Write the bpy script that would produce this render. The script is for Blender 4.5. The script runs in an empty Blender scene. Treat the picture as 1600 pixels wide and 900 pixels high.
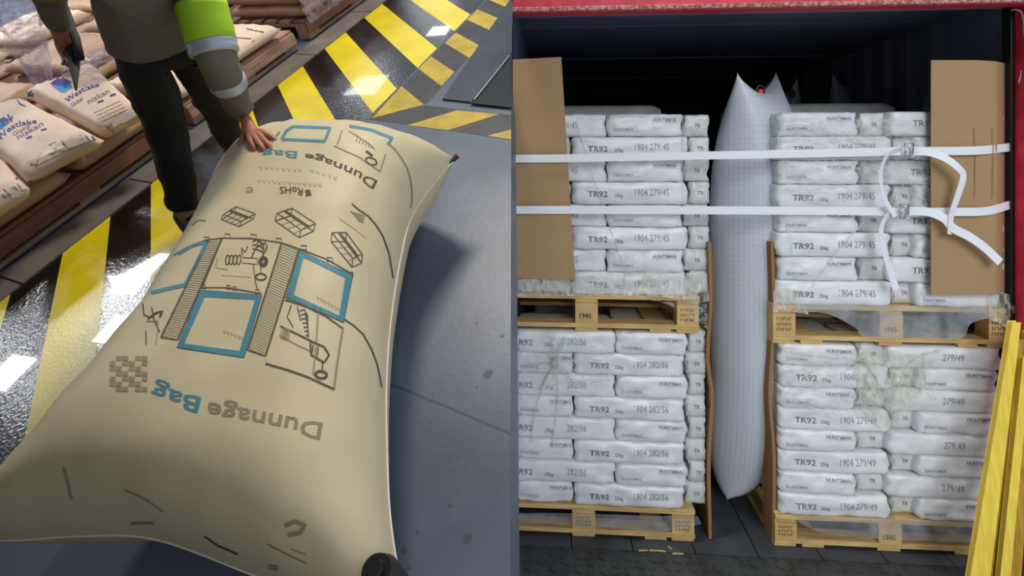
import bpy, bmesh, math, random
from mathutils import Vector, Matrix, noise
from mathutils.bvhtree import BVHTree
random.seed(7)
C = bpy.context.scene.collection
sc = bpy.context.scene
PI = math.pi

# ------------------------------------------------------------------ camera
F = 900.0; PX = 800.0; PY = 250.0; CAMZ = 2.0
cam_d = bpy.data.cameras.new('camera'); cam = bpy.data.objects.new('camera', cam_d); C.objects.link(cam)
cam_d.sensor_width = 36; cam_d.lens = 36 * F / 1600; cam_d.shift_y = -(450 - PY) / 1600
cam_d.clip_start = .05; cam_d.clip_end = 100
cam.location = (0, 0, CAMZ); cam.rotation_euler = (PI / 2, 0, 0)
sc.camera = cam
sc.view_settings.view_transform = 'Standard'; sc.view_settings.look = 'None'
sc.view_settings.gamma = 1; sc.view_settings.use_curve_mapping = False
sc.view_settings.exposure = 0.0

# the two frames of the place: the warehouse bay (a, b along its floor, u up) and the container (s across, d deep, z up)
CAM = Vector((0, 0, CAMZ)); D = 1.5
def ray(x, y): return Vector(((x - PX) / F, 1, -(y - PY) / F))
LA = ray(1290, -535).normalized()
LN = ray(1290, -535).cross(ray(-880, -20)).normalized()
if LN.z > 0: LN = -LN
LU = -LN; LB = LU.cross(LA)
def Lw(a, b, u): return CAM + LA * a + LB * b + LU * (u - D)
ML = Matrix(((LA.x, LB.x, LU.x, 0), (LA.y, LB.y, LU.y, 0), (LA.z, LB.z, LU.z, 0), (0, 0, 0, 1)))
ML = Matrix.Translation(CAM - LU * D) @ ML
def fl(x, y, h=0.0):
    r = ray(x, y); P = r * ((D - h) / r.dot(LN)); return Vector((P.dot(LA), P.dot(LB), h))
TH = math.radians(4.3); CT, ST = math.cos(TH), math.sin(TH); Y0 = 3.08
def cp(x, y, d=0.0):
    r = ray(x, y); s = (r.x * (Y0 + d * CT) - d * ST) / (CT + r.x * ST)
    return Vector((s, d, CAMZ + (Y0 - s * ST + d * CT) * r.z))
MR = Matrix.Translation((0, Y0, 0)) @ Matrix.Rotation(-TH, 4, 'Z')

# ------------------------------------------------------------------ light
W = bpy.data.worlds.new('world'); sc.world = W; W.use_nodes = True
bg = W.node_tree.nodes['Background']; bg.inputs[0].default_value = (.80, .88, 1.0, 1); bg.inputs[1].default_value = .58
def area(name, loc, target, size, energy, col, size_y=None, spread=PI):
    l = bpy.data.lights.new(name, 'AREA'); l.energy = energy; l.color = col; l.size = size; l.spread = spread
    if size_y: l.shape = 'RECTANGLE'; l.size_y = size_y
    o = bpy.data.objects.new(name, l); C.objects.link(o); o.location = loc
    o.rotation_euler = (Vector(target) - Vector(loc)).to_track_quat('-Z', 'Y').to_euler(); return o
def lamp_over(px, py, h):
    r = ray(px, py); P = CAM + r * (D / r.dot(LN)); R = r - 2 * r.dot(LN) * LN
    return P + R * (h / R.dot(LU))
sun = bpy.data.lights.new('sun', 'SUN'); sun.energy = 1.45; sun.angle = math.radians(30); sun.color = (.95, .98, 1)
so = bpy.data.objects.new('sun', sun); C.objects.link(so)
so.rotation_euler = Vector((0, 1, -.45)).to_track_quat('-Z', 'Y').to_euler()
area('hall_lamp', Lw(3.7, 2.3, 3.4), Lw(1.2, 1.9, 0), .8, 125, (1, .93, .82))
for px, py, s_, e_ in ((572, 133, .75, 90), (686, 48, .5, 110), (208, 425, .75, 110), (182, 515, .4, 80), (14, 582, .45, 60)):
    p = lamp_over(px, py, 3.6)
    area('ceiling_lamp', p, p - LU, s_, e_, (.95, .97, 1), spread=math.radians(140))

# ------------------------------------------------------------------ materials
def lin(c):
    return tuple(((v / 255) / 12.92 if v / 255 <= .04045 else ((v / 255 + .055) / 1.055) ** 2.4) for v in c)
def mat(name, rgb, rough=.6, metal=0.0, spec=.5, var=0.0, vscale=8.0, bump=0.0, bscale=30.0, bdetail=3, rgb2=None, stretch=None, coat=0.0, sheen=0, ramp=(.4, .6), bstretch=None):
    m = bpy.data.materials.new(name); m.use_nodes = True; nt = m.node_tree; N = nt.nodes; L = nt.links
    b = N['Principled BSDF']; c = lin(rgb) + (1,)
    b.inputs['Base Color'].default_value = c; b.inputs['Roughness'].default_value = rough; b.inputs['Metallic'].default_value = metal
    b.inputs['Specular IOR Level'].default_value = spec; b.inputs['Coat Weight'].default_value = coat
    tc = N.new('ShaderNodeTexCoord')
    if var or rgb2:
        mp = N.new('ShaderNodeMapping'); L.new(tc.outputs['Object'], mp.inputs[0])
        if stretch: mp.inputs['Scale'].default_value = stretch
        t = N.new('ShaderNodeTexNoise'); t.inputs['Scale'].default_value = vscale; t.inputs['Detail'].default_value = 6; L.new(mp.outputs[0], t.inputs[0])
        r = N.new('ShaderNodeValToRGB'); r.color_ramp.elements[0].position = ramp[0]; r.color_ramp.elements[1].position = ramp[1]
        if rgb2: c2 = lin(rgb2) + (1,)
        else: c2 = tuple(min(1, v * (1 - var)) for v in c[:3]) + (1,)
        r.color_ramp.elements[0].color = c2; r.color_ramp.elements[1].color = c
        L.new(t.outputs[0], r.inputs[0]); L.new(r.outputs[0], b.inputs['Base Color'])
    if bump:
        mp = N.new('ShaderNodeMapping'); L.new(tc.outputs['Object'], mp.inputs[0])
        if bstretch: mp.inputs['Scale'].default_value = bstretch
        t = N.new('ShaderNodeTexNoise'); t.inputs['Scale'].default_value = bscale; t.inputs['Detail'].default_value = bdetail; L.new(mp.outputs[0], t.inputs[0])
        bp = N.new('ShaderNodeBump'); bp.inputs['Strength'].default_value = bump; bp.inputs['Distance'].default_value = .01
        L.new(t.outputs[0], bp.inputs['Height']); L.new(bp.outputs[0], b.inputs['Normal'])
    return m
M = {}
M['concrete'] = mat('grey_concrete', (102, 112, 130), .42, var=.35, vscale=2.2, bump=.05, bscale=40, ramp=(.3, .7), rgb2=(76, 84, 100))
M['spot'] = mat('oil_stain', (70, 76, 86), .5)
M['kerb'] = mat('kerb_concrete', (122, 113, 106), .55, var=.2, vscale=6, bump=.1)
M['joint'] = mat('joint_dark', (40, 36, 34), .8)
M['pblack'] = mat('gloss_black_paint', (20, 17, 15), .15, bump=.14, bscale=80, coat=.25, spec=.6, var=.35, vscale=3)
M['pyellow'] = mat('gloss_yellow_paint', (232, 210, 24), .3, bump=.12, bscale=70, coat=.2, var=.12, vscale=5)
M['wblack'] = mat('worn_black_paint', (62, 64, 66), .45, var=.3, vscale=7, bump=.1)
M['wyellow'] = mat('worn_yellow_paint', (196, 168, 52), .45, var=.25, vscale=9, bump=.1)
M['steel'] = mat('dark_painted_steel', (62, 68, 82), .45, metal=.2, var=.2, vscale=3)
M['steel2'] = mat('black_steel_lip', (28, 32, 38), .35, metal=.3)
M['bagpaper'] = mat('cream_dunnage_paper', (218, 204, 165), .55, var=.07, vscale=3, bump=.12, bscale=12, bdetail=2)
M['ink'] = mat('print_black', (86, 78, 60), .7)
M['inkfaint'] = mat('print_faint', (165, 152, 118), .7)
M['hatch'] = mat('print_grey', (150, 138, 108), .7)
M['blue'] = mat('print_blue', (70, 140, 160), .6)
M['black'] = mat('black_plastic', (18, 18, 20), .4)
M['sackp'] = mat('pale_paper_sack', (232, 208, 188), .6, var=.08, vscale=6, bump=.35, bscale=16)
M['sackb'] = mat('brown_paper_sack', (186, 148, 118), .6, var=.2, vscale=7, bump=.4, bscale=14)
M['sinkb'] = mat('sack_blue_ink', (62, 66, 150), .7); M['sinkc'] = mat('sack_cyan_ink', (70, 150, 215), .7)
M['sinkg'] = mat('sack_grey_ink', (120, 108, 110), .7); M['swhite'] = mat('sack_white_panel', (232, 220, 212), .6)
M['twine'] = mat('stitch_twine', (205, 190, 170), .8)
M['woodb'] = mat('brown_pallet_wood', (180, 146, 124), .7, var=.35, vscale=6, stretch=(1, 8, 8), bump=.2)
M['woodr'] = mat('red_brown_board', (134, 88, 66), .7, var=.3, vscale=5, stretch=(1, 8, 8), bump=.2)
M['wood'] = mat('pine_pallet_wood', (222, 186, 122), .7, var=.3, vscale=5, stretch=(1, 9, 9), bump=.15)
M['wood2'] = mat('pine_pallet_block', (216, 180, 116), .75, var=.2, vscale=9, bump=.15)
M['stamp'] = mat('burnt_stamp', (60, 42, 26), .8); M['green'] = mat('green_marker_paint', (60, 130, 50), .7)
M['jeans'] = mat('black_trouser_cloth', (24, 25, 30), .85, var=.3, vscale=10, bump=.25, bscale=18)
M['jacket'] = mat('grey_beige_jacket_cloth', (122, 114, 98), .85, var=.2, vscale=5, bump=.35, bscale=12)
M['hivis'] = mat('lime_hivis_cloth', (178, 228, 40), .7); M['reflect'] = mat('reflective_band', (186, 196, 204), .35, metal=.3)
M['skin'] = mat('skin', (186, 118, 98), .55, var=.12, vscale=20); M['hair'] = mat('dark_hair', (30, 24, 22), .8)
M['eye'] = mat('eye_white', (230, 226, 220), .3); M['lip'] = mat('lip', (150, 78, 70), .5)
M['tool'] = mat('dark_violet_plastic', (52, 40, 50), .8); M['shoe'] = mat('black_shoe', (20, 20, 22), .5)
M['red'] = mat('red_container_paint', (222, 48, 76), .5, var=.25, vscale=14, bump=.15); M['rust'] = mat('rusty_edge', (150, 80, 66), .8, rgb2=(205, 150, 140), vscale=60)
M['cin'] = mat('dark_container_steel', (112, 122, 146), .6, var=.2, vscale=3)
M['cfloor'] = mat('container_floor_board', (66, 72, 78), .7, var=.35, vscale=5, bump=.2); M['plate'] = mat('ribbed_steel_plate', (74, 78, 78), .5, metal=.3, var=.3, vscale=8)
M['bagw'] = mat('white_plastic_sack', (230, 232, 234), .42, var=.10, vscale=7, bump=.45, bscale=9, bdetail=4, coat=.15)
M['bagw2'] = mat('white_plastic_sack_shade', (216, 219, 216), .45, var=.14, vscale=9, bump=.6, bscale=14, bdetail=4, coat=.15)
M['bink'] = mat('sack_print_grey', (120, 124, 132), .6); M['bdot'] = mat('sack_dot_print', (150, 153, 160), .6)
M['woven'] = mat('woven_white_airbag', (206, 214, 222), .42, bump=.1, bscale=8)
M['grid'] = mat('airbag_weave_line', (194, 203, 211), .5)
M['lblk'] = mat('airbag_label_black', (40, 44, 50), .5)
M['redv'] = mat('red_valve', (220, 40, 36), .4)
M['card'] = mat('corrugated_cardboard', (172, 141, 100), .8, var=.06, vscale=3, bump=.06, bscale=20, bstretch=(12, 12, .4))
M['card2'] = mat('cardboard_edge', (150, 112, 72), .85, bump=.2)
M['strap'] = mat('white_woven_strap', (232, 236, 240), .5, bump=.15, bscale=50, bstretch=(1, 1, 8)); M['wire'] = mat('zinc_wire_buckle', (190, 190, 192), .3, metal=.9)
M['ypl'] = mat('yellow_painted_board', (240, 212, 78), .5, var=.16, vscale=7, stretch=(8, 8, .3), rgb2=(230, 196, 60)); M['ypl2'] = mat('ochre_painted_board', (196, 150, 30), .6, var=.35, vscale=9, stretch=(6, 6, .6))
def film(name, rgb, alpha, rough=.18, scale=14, stretch=(1, 1, 1), bump=.9):
    m = bpy.data.materials.new(name); m.use_nodes = True; nt = m.node_tree; N = nt.nodes; L = nt.links
    b = N['Principled BSDF']; b.inputs['Base Color'].default_value = lin(rgb) + (1,); b.inputs['Roughness'].default_value = rough
    tc = N.new('ShaderNodeTexCoord'); mp = N.new('ShaderNodeMapping'); mp.inputs['Scale'].default_value = stretch; L.new(tc.outputs['Object'], mp.inputs[0])
    t = N.new('ShaderNodeTexNoise'); t.inputs['Scale'].default_value = scale; t.inputs['Detail'].default_value = 5; t.inputs['Distortion'].default_value = 1.5; L.new(mp.outputs[0], t.inputs[0])
    r = N.new('ShaderNodeMapRange'); r.inputs[1].default_value = .42; r.inputs[2].default_value = .68; r.inputs[3].default_value = alpha[0]; r.inputs[4].default_value = alpha[1]
    L.new(t.outputs[0], r.inputs[0]); L.new(r.outputs[0], b.inputs['Alpha'])
    bp = N.new('ShaderNodeBump'); bp.inputs['Strength'].default_value = bump; bp.inputs['Distance'].default_value = .012; L.new(t.outputs[0], bp.inputs['Height']); L.new(bp.outputs[0], b.inputs['Normal'])
    return m
M['film'] = film('clear_stretch_film', (226, 230, 226), (.04, .42), stretch=(1, 1, 3))
M['film2'] = film('bunched_stretch_film', (222, 222, 206), (.18, .75), scale=18, stretch=(1, 1, .6))
M['film3'] = film('hanging_stretch_film', (190, 198, 204), (.22, .52), scale=3.5, rough=.12, bump=.35)
M['filml'] = film('warehouse_stretch_film', (186, 178, 204), (.15, .7), scale=10, rough=.1)

# ------------------------------------------------------------------ mesh helpers
class MB:
    def __init__(s): s.v = []; s.f = []; s.m = []
    def add(s, vs, fs, m=0):
        o = len(s.v); s.v += [Vector(v) for v in vs]; s.f += [tuple(i + o for i in f) for f in fs]; s.m += [m] * len(fs)
    def box(s, c, size, m=0, R=None):
        c = Vector(c); x, y, z = [k / 2 for k in size]
        vs = [Vector(p) for p in ((-x, -y, -z), (x, -y, -z), (x, y, -z), (-x, y, -z), (-x, -y, z), (x, -y, z), (x, y, z), (-x, y, z))]
        if R: vs = [R @ v for v in vs]
        s.add([c + v for v in vs], [(0, 3, 2, 1), (4, 5, 6, 7), (0, 1, 5, 4), (1, 2, 6, 5), (2, 3, 7, 6), (3, 0, 4, 7)], m)
    def tube(s, pts, r, seg=8, m=0, cap=True):
        pts = [Vector(p) for p in pts]; n = len(pts); rs = r if isinstance(r, (list, tuple)) else [r] * n
        vs = []; fs = []; prev = None
        for i, p in enumerate(pts):
            t = (pts[min(i + 1, n - 1)] - pts[max(i - 1, 0)]).normalized()
            a = prev if prev is not None else (Vector((0, 0, 1)) if abs(t.z) < .9 else Vector((1, 0, 0)))
            x = (a - t * a.dot(t)).normalized(); y = t.cross(x); prev = x
            for k in range(seg):
                q = 2 * PI * k / seg; vs.append(p + (x * math.cos(q) + y * math.sin(q)) * rs[i])
        for i in range(n - 1):
            for k in range(seg):
                k2 = (k + 1) % seg; fs.append((i * seg + k, i * seg + k2, (i + 1) * seg + k2, (i + 1) * seg + k))
        if cap: fs.append(tuple(range(seg))[::-1]); fs.append(tuple((n - 1) * seg + k for k in range(seg)))
        s.add(vs, fs, m)
    def prism(s, poly, dvec, m=0):
        poly = [Vector(p) for p in poly]; n = len(poly); d = Vector(dvec)
        s.add(poly + [p + d for p in poly], [tuple(range(n)), tuple(range(2 * n - 1, n - 1, -1))] + [(i, (i + 1) % n, n + (i + 1) % n, n + i) for i in range(n)], m)
    def build(s, name, mats, parent=None, Mx=None, smooth=False, bevel=0):
        me = bpy.data.meshes.new(name); me.from_pydata([tuple(v) for v in s.v], [], s.f)
        for m in (mats if isinstance(mats, (list, tuple)) else [mats]): me.materials.append(M[m])
        me.polygons.foreach_set('material_index', s.m)
        if smooth: me.polygons.foreach_set('use_smooth', [True] * len(s.f))
        me.update()
        o = bpy.data.objects.new(name, me); C.objects.link(o)
        if parent: o.parent = parent
        elif Mx is not None: o.matrix_world = Mx
        if bevel:
            bv = o.modifiers.new('bevel', 'BEVEL'); bv.width = bevel; bv.segments = 2; bv.limit_method = 'ANGLE'
        return o
def tag(o, label=None, cat=None, group=None, kind=None):
    if label: o['label'] = label
    if cat: o['category'] = cat
    if group: o['group'] = group
    if kind: o['kind'] = kind
    return o
def thing(name, label, cat, Mx, group=None):
    o = bpy.data.objects.new(name, None); C.objects.link(o); o.matrix_world = Mx; o.empty_display_size = .05
    return tag(o, label, cat, group)
def struct(o): o['kind'] = 'structure'; return o
def T(v): return Matrix.Translation(Vector(v))
def reloc(mb, base):
    b = Vector(base); mb.v = [v - b for v in mb.v]; return mb
def fnz(p, s=1.0, seed=0.0): return noise.noise(Vector((p[0] * s + seed, p[1] * s + seed * 1.7, p[2] * s - seed)))

_tc = {}
def text2d(txt, bold=0.0):
    """outline letters as flat triangles, height of a capital = 1"""
    k = (txt, bold)
    if k in _tc: return _tc[k]
    cu = bpy.data.curves.new('t', 'FONT'); cu.body = txt; cu.size = 1.0; cu.resolution_u = 2; cu.offset = bold
    ob = bpy.data.objects.new('t', cu); C.objects.link(ob)
    me = ob.to_mesh(); vs = [(v.co.x / .7, v.co.y / .7) for v in me.vertices]; fs = [tuple(p.vertices) for p in me.polygons]
    ob.to_mesh_clear(); bpy.data.objects.remove(ob); bpy.data.curves.remove(cu)
    w = max([v[0] for v in vs] + [.01]); _tc[k] = (vs, fs, w); return _tc[k]
def stroke2(pts, w, step, close=False):
    """a polyline as 2-d quads"""
    pts = [Vector(p) for p in pts]
    if close: pts = pts + [pts[0]]
    q = [pts[0]]
    for a, b in zip(pts, pts[1:]):
        n = max(1, int((b - a).length / step)); q += [a.lerp(b, (i + 1) / n) for i in range(n)]
    vs = []; fs = []
    for i, p in enumerate(q):
        t = (q[min(i + 1, len(q) - 1)] - q[max(i - 1, 0)]); t = t.normalized() if t.length > 1e-9 else Vector((1, 0))
        if close and i in (0, len(q) - 1): t = (q[1] - q[0]).normalized()
        nn = Vector((-t.y, t.x)) * (w / 2); vs += [p + nn, p - nn]
    fs = [(2 * i, 2 * i + 1, 2 * i + 3, 2 * i + 2) for i in range(len(q) - 1)]
    return vs, fs
def poly2(quad, nx, ny):
    a, b, c, d = [Vector(p) for p in quad]; vs = []; fs = []
    for j in range(ny + 1):
        for i in range(nx + 1): vs.append(a.lerp(b, i / nx).lerp(d.lerp(c, i / nx), j / ny))
    for j in range(ny):
        for i in range(nx): k = j * (nx + 1) + i; fs.append((k, k + 1, k + nx + 2, k + nx + 1))
    return vs, fs
class Printer:
    """lays 2-d print on a mesh: each print point is dropped along a ray onto the surface it is printed on"""
    def __init__(s, mb, rayfn, off=.0015):
        s.t = BVHTree.FromPolygons([tuple(v) for v in mb.v], mb.f); s.r = rayfn; s.off = off; s.mb = mb
    def lay(s, vs, fs, m, off=None):
        out = []; ok = []
        for v in vs:
            o, d = s.r(v[0], v[1]); h = s.t.ray_cast(o, d)
            if h[0] is None: out.append(Vector((0, 0, 0))); ok.append(False)
            else:
                n = h[1] if h[1].dot(d) < 0 else -h[1]
                out.append(h[0] + (n * .5 - d.normalized() * .5) * (off or s.off)); ok.append(True)
        fs = [f for f in fs if all(ok[i] for i in f)]
        if fs: s.mb.add(out, fs, m)

# ------------------------------------------------------------------ LEFT: the warehouse bay -- structure
def clipX(poly, lim=-.004, u=0.0):
    g = lambda p: LA.x * p[0] + LB.x * p[1] + LU.x * (u - D) - lim
    out = []
    for i, p in enumerate(poly):
        q = poly[(i + 1) % len(poly)]; a, b = g(p), g(q)
        if a <= 0: out.append(p)
        if (a < 0) != (b < 0) and abs(a - b) > 1e-9:
            t = a / (a - b); out.append((p[0] + (q[0] - p[0]) * t, p[1] + (q[1] - p[1]) * t))
    return out
def slab(polys, u0, u1, mats, name):
    mb = MB()
    for poly, m in polys:
        p = clipX(poly, u=u1)
        if len(p) < 3: continue
        if sum(p[i][0] * p[(i + 1) % len(p)][1] - p[(i + 1) % len(p)][0] * p[i][1] for i in range(len(p))) > 0: p = p[::-1]
        mb.prism([(a, b, u0) for a, b in p], (0, 0, u1 - u0), m)
    return mb.build(name, mats, Mx=ML)
struct(slab([([(-1.9, -1), (7.5, -1), (7.5, 11), (-1.9, 11)], 0)], -.12, 0, ['concrete'], 'floor'))
# gloss hazard band: period along the edge, slanted stripes
P_ = .2475; B0, B1 = 2.012, 2.915; S0 = .713 + .004
band = [([(-1.6, B0), (5.6, B0), (5.6, B1), (-1.6, B1)], 0)]
mk = slab(band, 0, .0012, ['pblack'], 'trim_1'); struct(mk)
ys = []
k = 0
for k in range(-6, 14):
    a1 = 2.283 + P_ * 2 * (k - 3) ; a2 = a1 + .252
    ys.append(([(a1, B1), (a2, B1), (a2 - S0, B0), (a1 - S0, B0)], 0))
struct(slab(ys, .0012, .0022, ['pyellow'], 'trim_2'))
# narrow worn band around the leveller pit
nb = [([(2.02, 2.0), (5.6, 2.0), (5.6, 1.735), (2.19, 1.735)], 0)]
def fp(*pts): return [tuple(fl(x, y))[:2] for x, y in pts]
low = fp((575, 186), (700, 204), (820, 222), (820, 182), (665, 165))
nb.append((low, 0))
struct(slab(nb, 0, .0010, ['wblack'], 'trim_3'))
yy = []
for base in (2.105, 2.36, 2.615, 2.88, 3.13, 3.39, 3.65):
    pass
c2 = lambda x, y: (400 + x / 4, y / 4)
for pl in (((1320, 125), (1385, 60), (1535, 125), (1480, 200)), ((1180, 270), (1250, 205), (1395, 285), (1335, 365)), ((1015, 430), (1095, 355), (1240, 450), (1160, 540)),
           ((725, 740), (910, 540), (1050, 655)), ((945, 785), (1260, 690), (1520, 715), (1200, 815)), ((1446, 850), (1640, 800), (1640, 880)), ((1455, 0), (1600, 62), (1660, 10), (1560, -30), (1480, -30))):
    yy.append((fp(*[c2(*p) for p in pl]), 0))
struct(slab(yy, .0010, .0018, ['wyellow'], 'trim_4'))
# concrete kerb strip with its joints
kb = MB(); a = -1.46
while a < 6.5:
    kb.box((a + .2 * 1.72, 3.01, .003), (.68, .19, .012)); a += .69
struct(kb.build('trim_5', ['kerb'], Mx=ML))
# dark leveller plate lying in the corner of the worn band
pit = fp((692, 157), (830, 172), (830, -40), (812, -20))
mbp = MB(); pc = clipX(pit, u=.03)
if sum(pc[i][0] * pc[(i + 1) % len(pc)][1] - pc[(i + 1) % len(pc)][0] * pc[i][1] for i in range(len(pc))) > 0: pc = pc[::-1]
mbp.prism([(x, y, 0) for x, y in pc], (0, 0, .012), 0)
q0, q1, q2, q3 = [Vector(p + (0,)) for p in fp((735, 165), (800, 172), (800, 84), (797, 88))]
pc2 = clipX([tuple(p)[:2] for p in (q0, q1, q2)], u=.02)
if sum(pc2[i][0] * pc2[(i + 1) % len(pc2)][1] - pc2[(i + 1) % len(pc2)][0] * pc2[i][1] for i in range(len(pc2))) > 0: pc2 = pc2[::-1]
mbp.prism([(x, y, .012) for x, y in pc2], (0, 0, .004), 1)
g1 = fl(742, 161); g2 = fl(797, 92)
mbp.tube([(g1.x, g1.y, .02), (g2.x, g2.y, .02)], .005, 6, 2)
tag(reloc(mbp, (pc[0][0], pc[0][1], 0)).build('dock_leveller_plate', ['steel', 'steel2', 'reflect'], Mx=ML @ T((pc[0][0], pc[0][1], 0))),
    'dark blue-grey steel leveller plate set in the floor behind the yellow and black corner', 'dock plate')
# saw-cut joint and stains in the floor
jb = MB()
for ln in (((560, 578), (597, 595), (700, 636), (798, 678)),):
    pts = [tuple(fl(*p))[:2] for p in ln]
    vs, fs = stroke2(pts, .006, .2); jb.add([(v.x, v.y, .0006) for v in vs], fs, 0)
for x, y, r in ((762, 585, .017), (731, 841, .012), (631, 860, .01), (785, 525, .006), (703, 790, .005), (652, 832, .005), (745, 604, .004), (745, 505, .005), (640, 886, .006)):
    c = fl(x, y); n = 14; rr = [r * (.6 + .6 * random.random()) for _ in range(n)]
    vs = [(c.x + rr[k] * math.cos(2 * PI * k / n), c.y + rr[k] * math.sin(2 * PI * k / n), .0006) for k in range(n)]; jb.add(vs, [tuple(range(n))], 0)
struct(jb.build('trim_6', ['spot'], Mx=ML))
# roof and rear wall of the hall (above and behind the camera); they keep the daylight off the bay
M['roof'] = mat('dark_hall_roof', (84, 80, 76), .8)
struct(slab([([(-1.9, -1.5), (6.5, -1.5), (6.5, 8.5), (-1.9, 8.5)], 0)], 4.4, 4.5, ['roof'], 'ceiling'))
struct(slab([([(-1.95, -1.5), (-1.85, -1.5), (-1.85, 8.5), (-1.95, 8.5)], 0)], -.1, 4.4, ['roof'], 'wall_rear'))
# ------------------------------------------------------------------ the big dunnage bag
def curve_pts(pts, n):
    """resample a polyline (Catmull-Rom) into n+1 points"""
    pts = [Vector(p) for p in pts]; P = [pts[0] * 2 - pts[1]] + pts + [pts[-1] * 2 - pts[-2]]; dense = []
    for i in range(1, len(P) - 2):
        for k in range(16):
            t = k / 16; a, b, c, d = P[i - 1], P[i], P[i + 1], P[i + 2]
            dense.append(.5 * ((2 * b) + (c - a) * t + (2 * a - 5 * b + 4 * c - d) * t * t + (3 * b - a - 3 * c + d) * t ** 3))
    dense.append(pts[-1]); L = [0]
    for a, b in zip(dense, dense[1:]): L.append(L[-1] + (b - a).length)
    out = []; j = 0
    for i in range(n + 1):
        s = L[-1] * i / n
        while j < len(L) - 2 and L[j + 1] < s: j += 1
        t = (s - L[j]) / max(1e-9, L[j + 1] - L[j]); out.append(dense[j].lerp(dense[j + 1], max(0, min(1, t))))
    return out
def pillow(far, right, near, left, tu, td, N1, N2, px=4.0, py=4.0, q=.5, seed=1.0, wr=.004, up=Vector((0, 0, 1)), tfun=None, pucker=0.0):
    """far/near run left->right, left/right run far->near; a pillow of seam outline (Coons patch) and thickness tu above, td below"""
    fa, ne = curve_pts(far, N1), curve_pts(near, N1); le, ri = curve_pts(left, N2), curve_pts(right, N2)
    mb = MB(); top = []; bot = []; idx = {}
    def P(i, j):
        u, v = i / N1, j / N2
        return fa[i] * (1 - v) + ne[i] * v + le[j] * (1 - u) + ri[j] * u - (fa[0] * (1 - u) * (1 - v) + fa[-1] * u * (1 - v) + ne[0] * (1 - u) * v + ne[-1] * u * v)
    for side in (0, 1):
        for j in range(N2 + 1):
            for i in range(N1 + 1):
                if side and (i in (0, N1) or j in (0, N2)): idx[(1, i, j)] = idx[(0, i, j)]; continue
                x, y = 2 * i / N1 - 1, 2 * j / N2 - 1
                f = (max(0, 1 - abs(x) ** px) * max(0, 1 - abs(y) ** py)) ** q
                if tfun: f *= tfun(x, y)
                p = P(i, j); e = max(abs(x), abs(y))
                w = fnz(p, 9, seed) * wr * (1.0 if f > 0 else 0)
                if pucker: w += pucker * math.sin(26 * (y if abs(x) > abs(y) else x) + 3 * fnz(p, 4, seed)) * max(0, e - .72) / .28 * (f > 0)
                off = up * (f * tu + w) if side == 0 else -up * (f * td)
                idx[(side, i, j)] = len(mb.v); mb.v.append(p + off)
    for side in (0, 1):
        for j in range(N2):
            for i in range(N1):
                f = (idx[(side, i, j)], idx[(side, i + 1, j)], idx[(side, i + 1, j + 1)], idx[(side, i, j + 1)])
                mb.f.append(f[::-1] if side == 0 else f); mb.m.append(0)
    return mb
H = .25
far = [fl(374, 240, .27), fl(430, 240, .24), fl(540, 240, .23), fl(640, 246, .24), fl(712, 247, .27)]
right = [fl(712, 247, .27), fl(680, 285, .26), fl(644, 338, H), fl(627, 400, H), fl(611, 500, H), fl(604, 600, H), fl(605, 720, H), fl(612, 830, H), fl(640, 985, .24)]
left = [fl(374, 240, .27), fl(368, 272, .25), fl(340, 335, .23), fl(314, 395, .23), fl(256, 497, .23), fl(190, 585, .23), fl(122, 660, .23), fl(40, 750, .23), fl(-75, 822, .22)]
near = [fl(-75, 822, .22), fl(0, 844, .20), fl(120, 838, .19), fl(240, 842, .20), fl(400, 900, .20), fl(520, 945, .22), fl(640, 985, .24)]
bag = pillow(far, right, near, left, .27, .20, 40, 56, px=3.2, py=7.5, q=.52, seed=3.1, wr=.006, pucker=.004, tfun=lambda x, y: 1.06 - .10 * y)
BB = fl(330, 560, 0)
camL = Vector((0, 0, D))
def camray_L(x, y):
    r = ray(x, y); return camL, Vector((r.dot(LA), r.dot(LB), r.dot(LU)))
pr = Printer(bag, camray_L, .0015)
def S(pts, w, m, close=False, off=None): vs, fs = stroke2(pts, w, 5, close); pr.lay(vs, fs, m, off)
INK, FNT, HAT, BLU, BLK = 1, 2, 3, 4, 5
c5 = lambda x, y: (200 + x / 3.214, 340 + y / 3.214)
def S5(pts, w, m, close=False): S([c5(*p) for p in pts], w, m, close)
# hatched rails
for quad in (((400, 122), (470, 108), (250, 614), (165, 602)), ((770, 130), (860, 156), (690, 695), (600, 665))):
    vs, fs = poly2([c5(*p) for p in quad], 2, 30)
    A_, B_, C_, D_ = [Vector(c5(*p)) for p in quad]
    for k in range(46):
        t = k / 45; l = A_.lerp(D_, t); r = B_.lerp(C_, min(1, t + .02)); S([l, r], 1.0, HAT)
    for k in (0, 1):
        e0, e1 = ((A_, D_), (B_, C_))[k]; S([e0, e1], 2.0, INK)
        for j in range(44):
            a_ = e0.lerp(e1, j / 44); b_ = e0.lerp(e1, (j + .45) / 44); S([a_ + Vector((1.2, 0)), b_ + Vector((1.2, 0))], 1.6, INK)
    S([D_, C_], 2.2, INK)
def frame(quad, w, m=BLU):
    q = [Vector(c5(*p)) for p in quad]; c = sum(q, Vector((0, 0))) / 4
    inn = [p + (c - p).normalized() * w * 1.35 for p in q]
    for i in range(4):
        j = (i + 1) % 4; vs, fs = poly2([q[i], q[j], inn[j], inn[i]], 14, 2); pr.lay(vs, fs, m)
    for i in range(4): S([q[i], q[(i + 1) % 4]], 1.2, INK)
frame(((365, 365), (672, 390), (582, 703), (248, 652)), 9)
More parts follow.
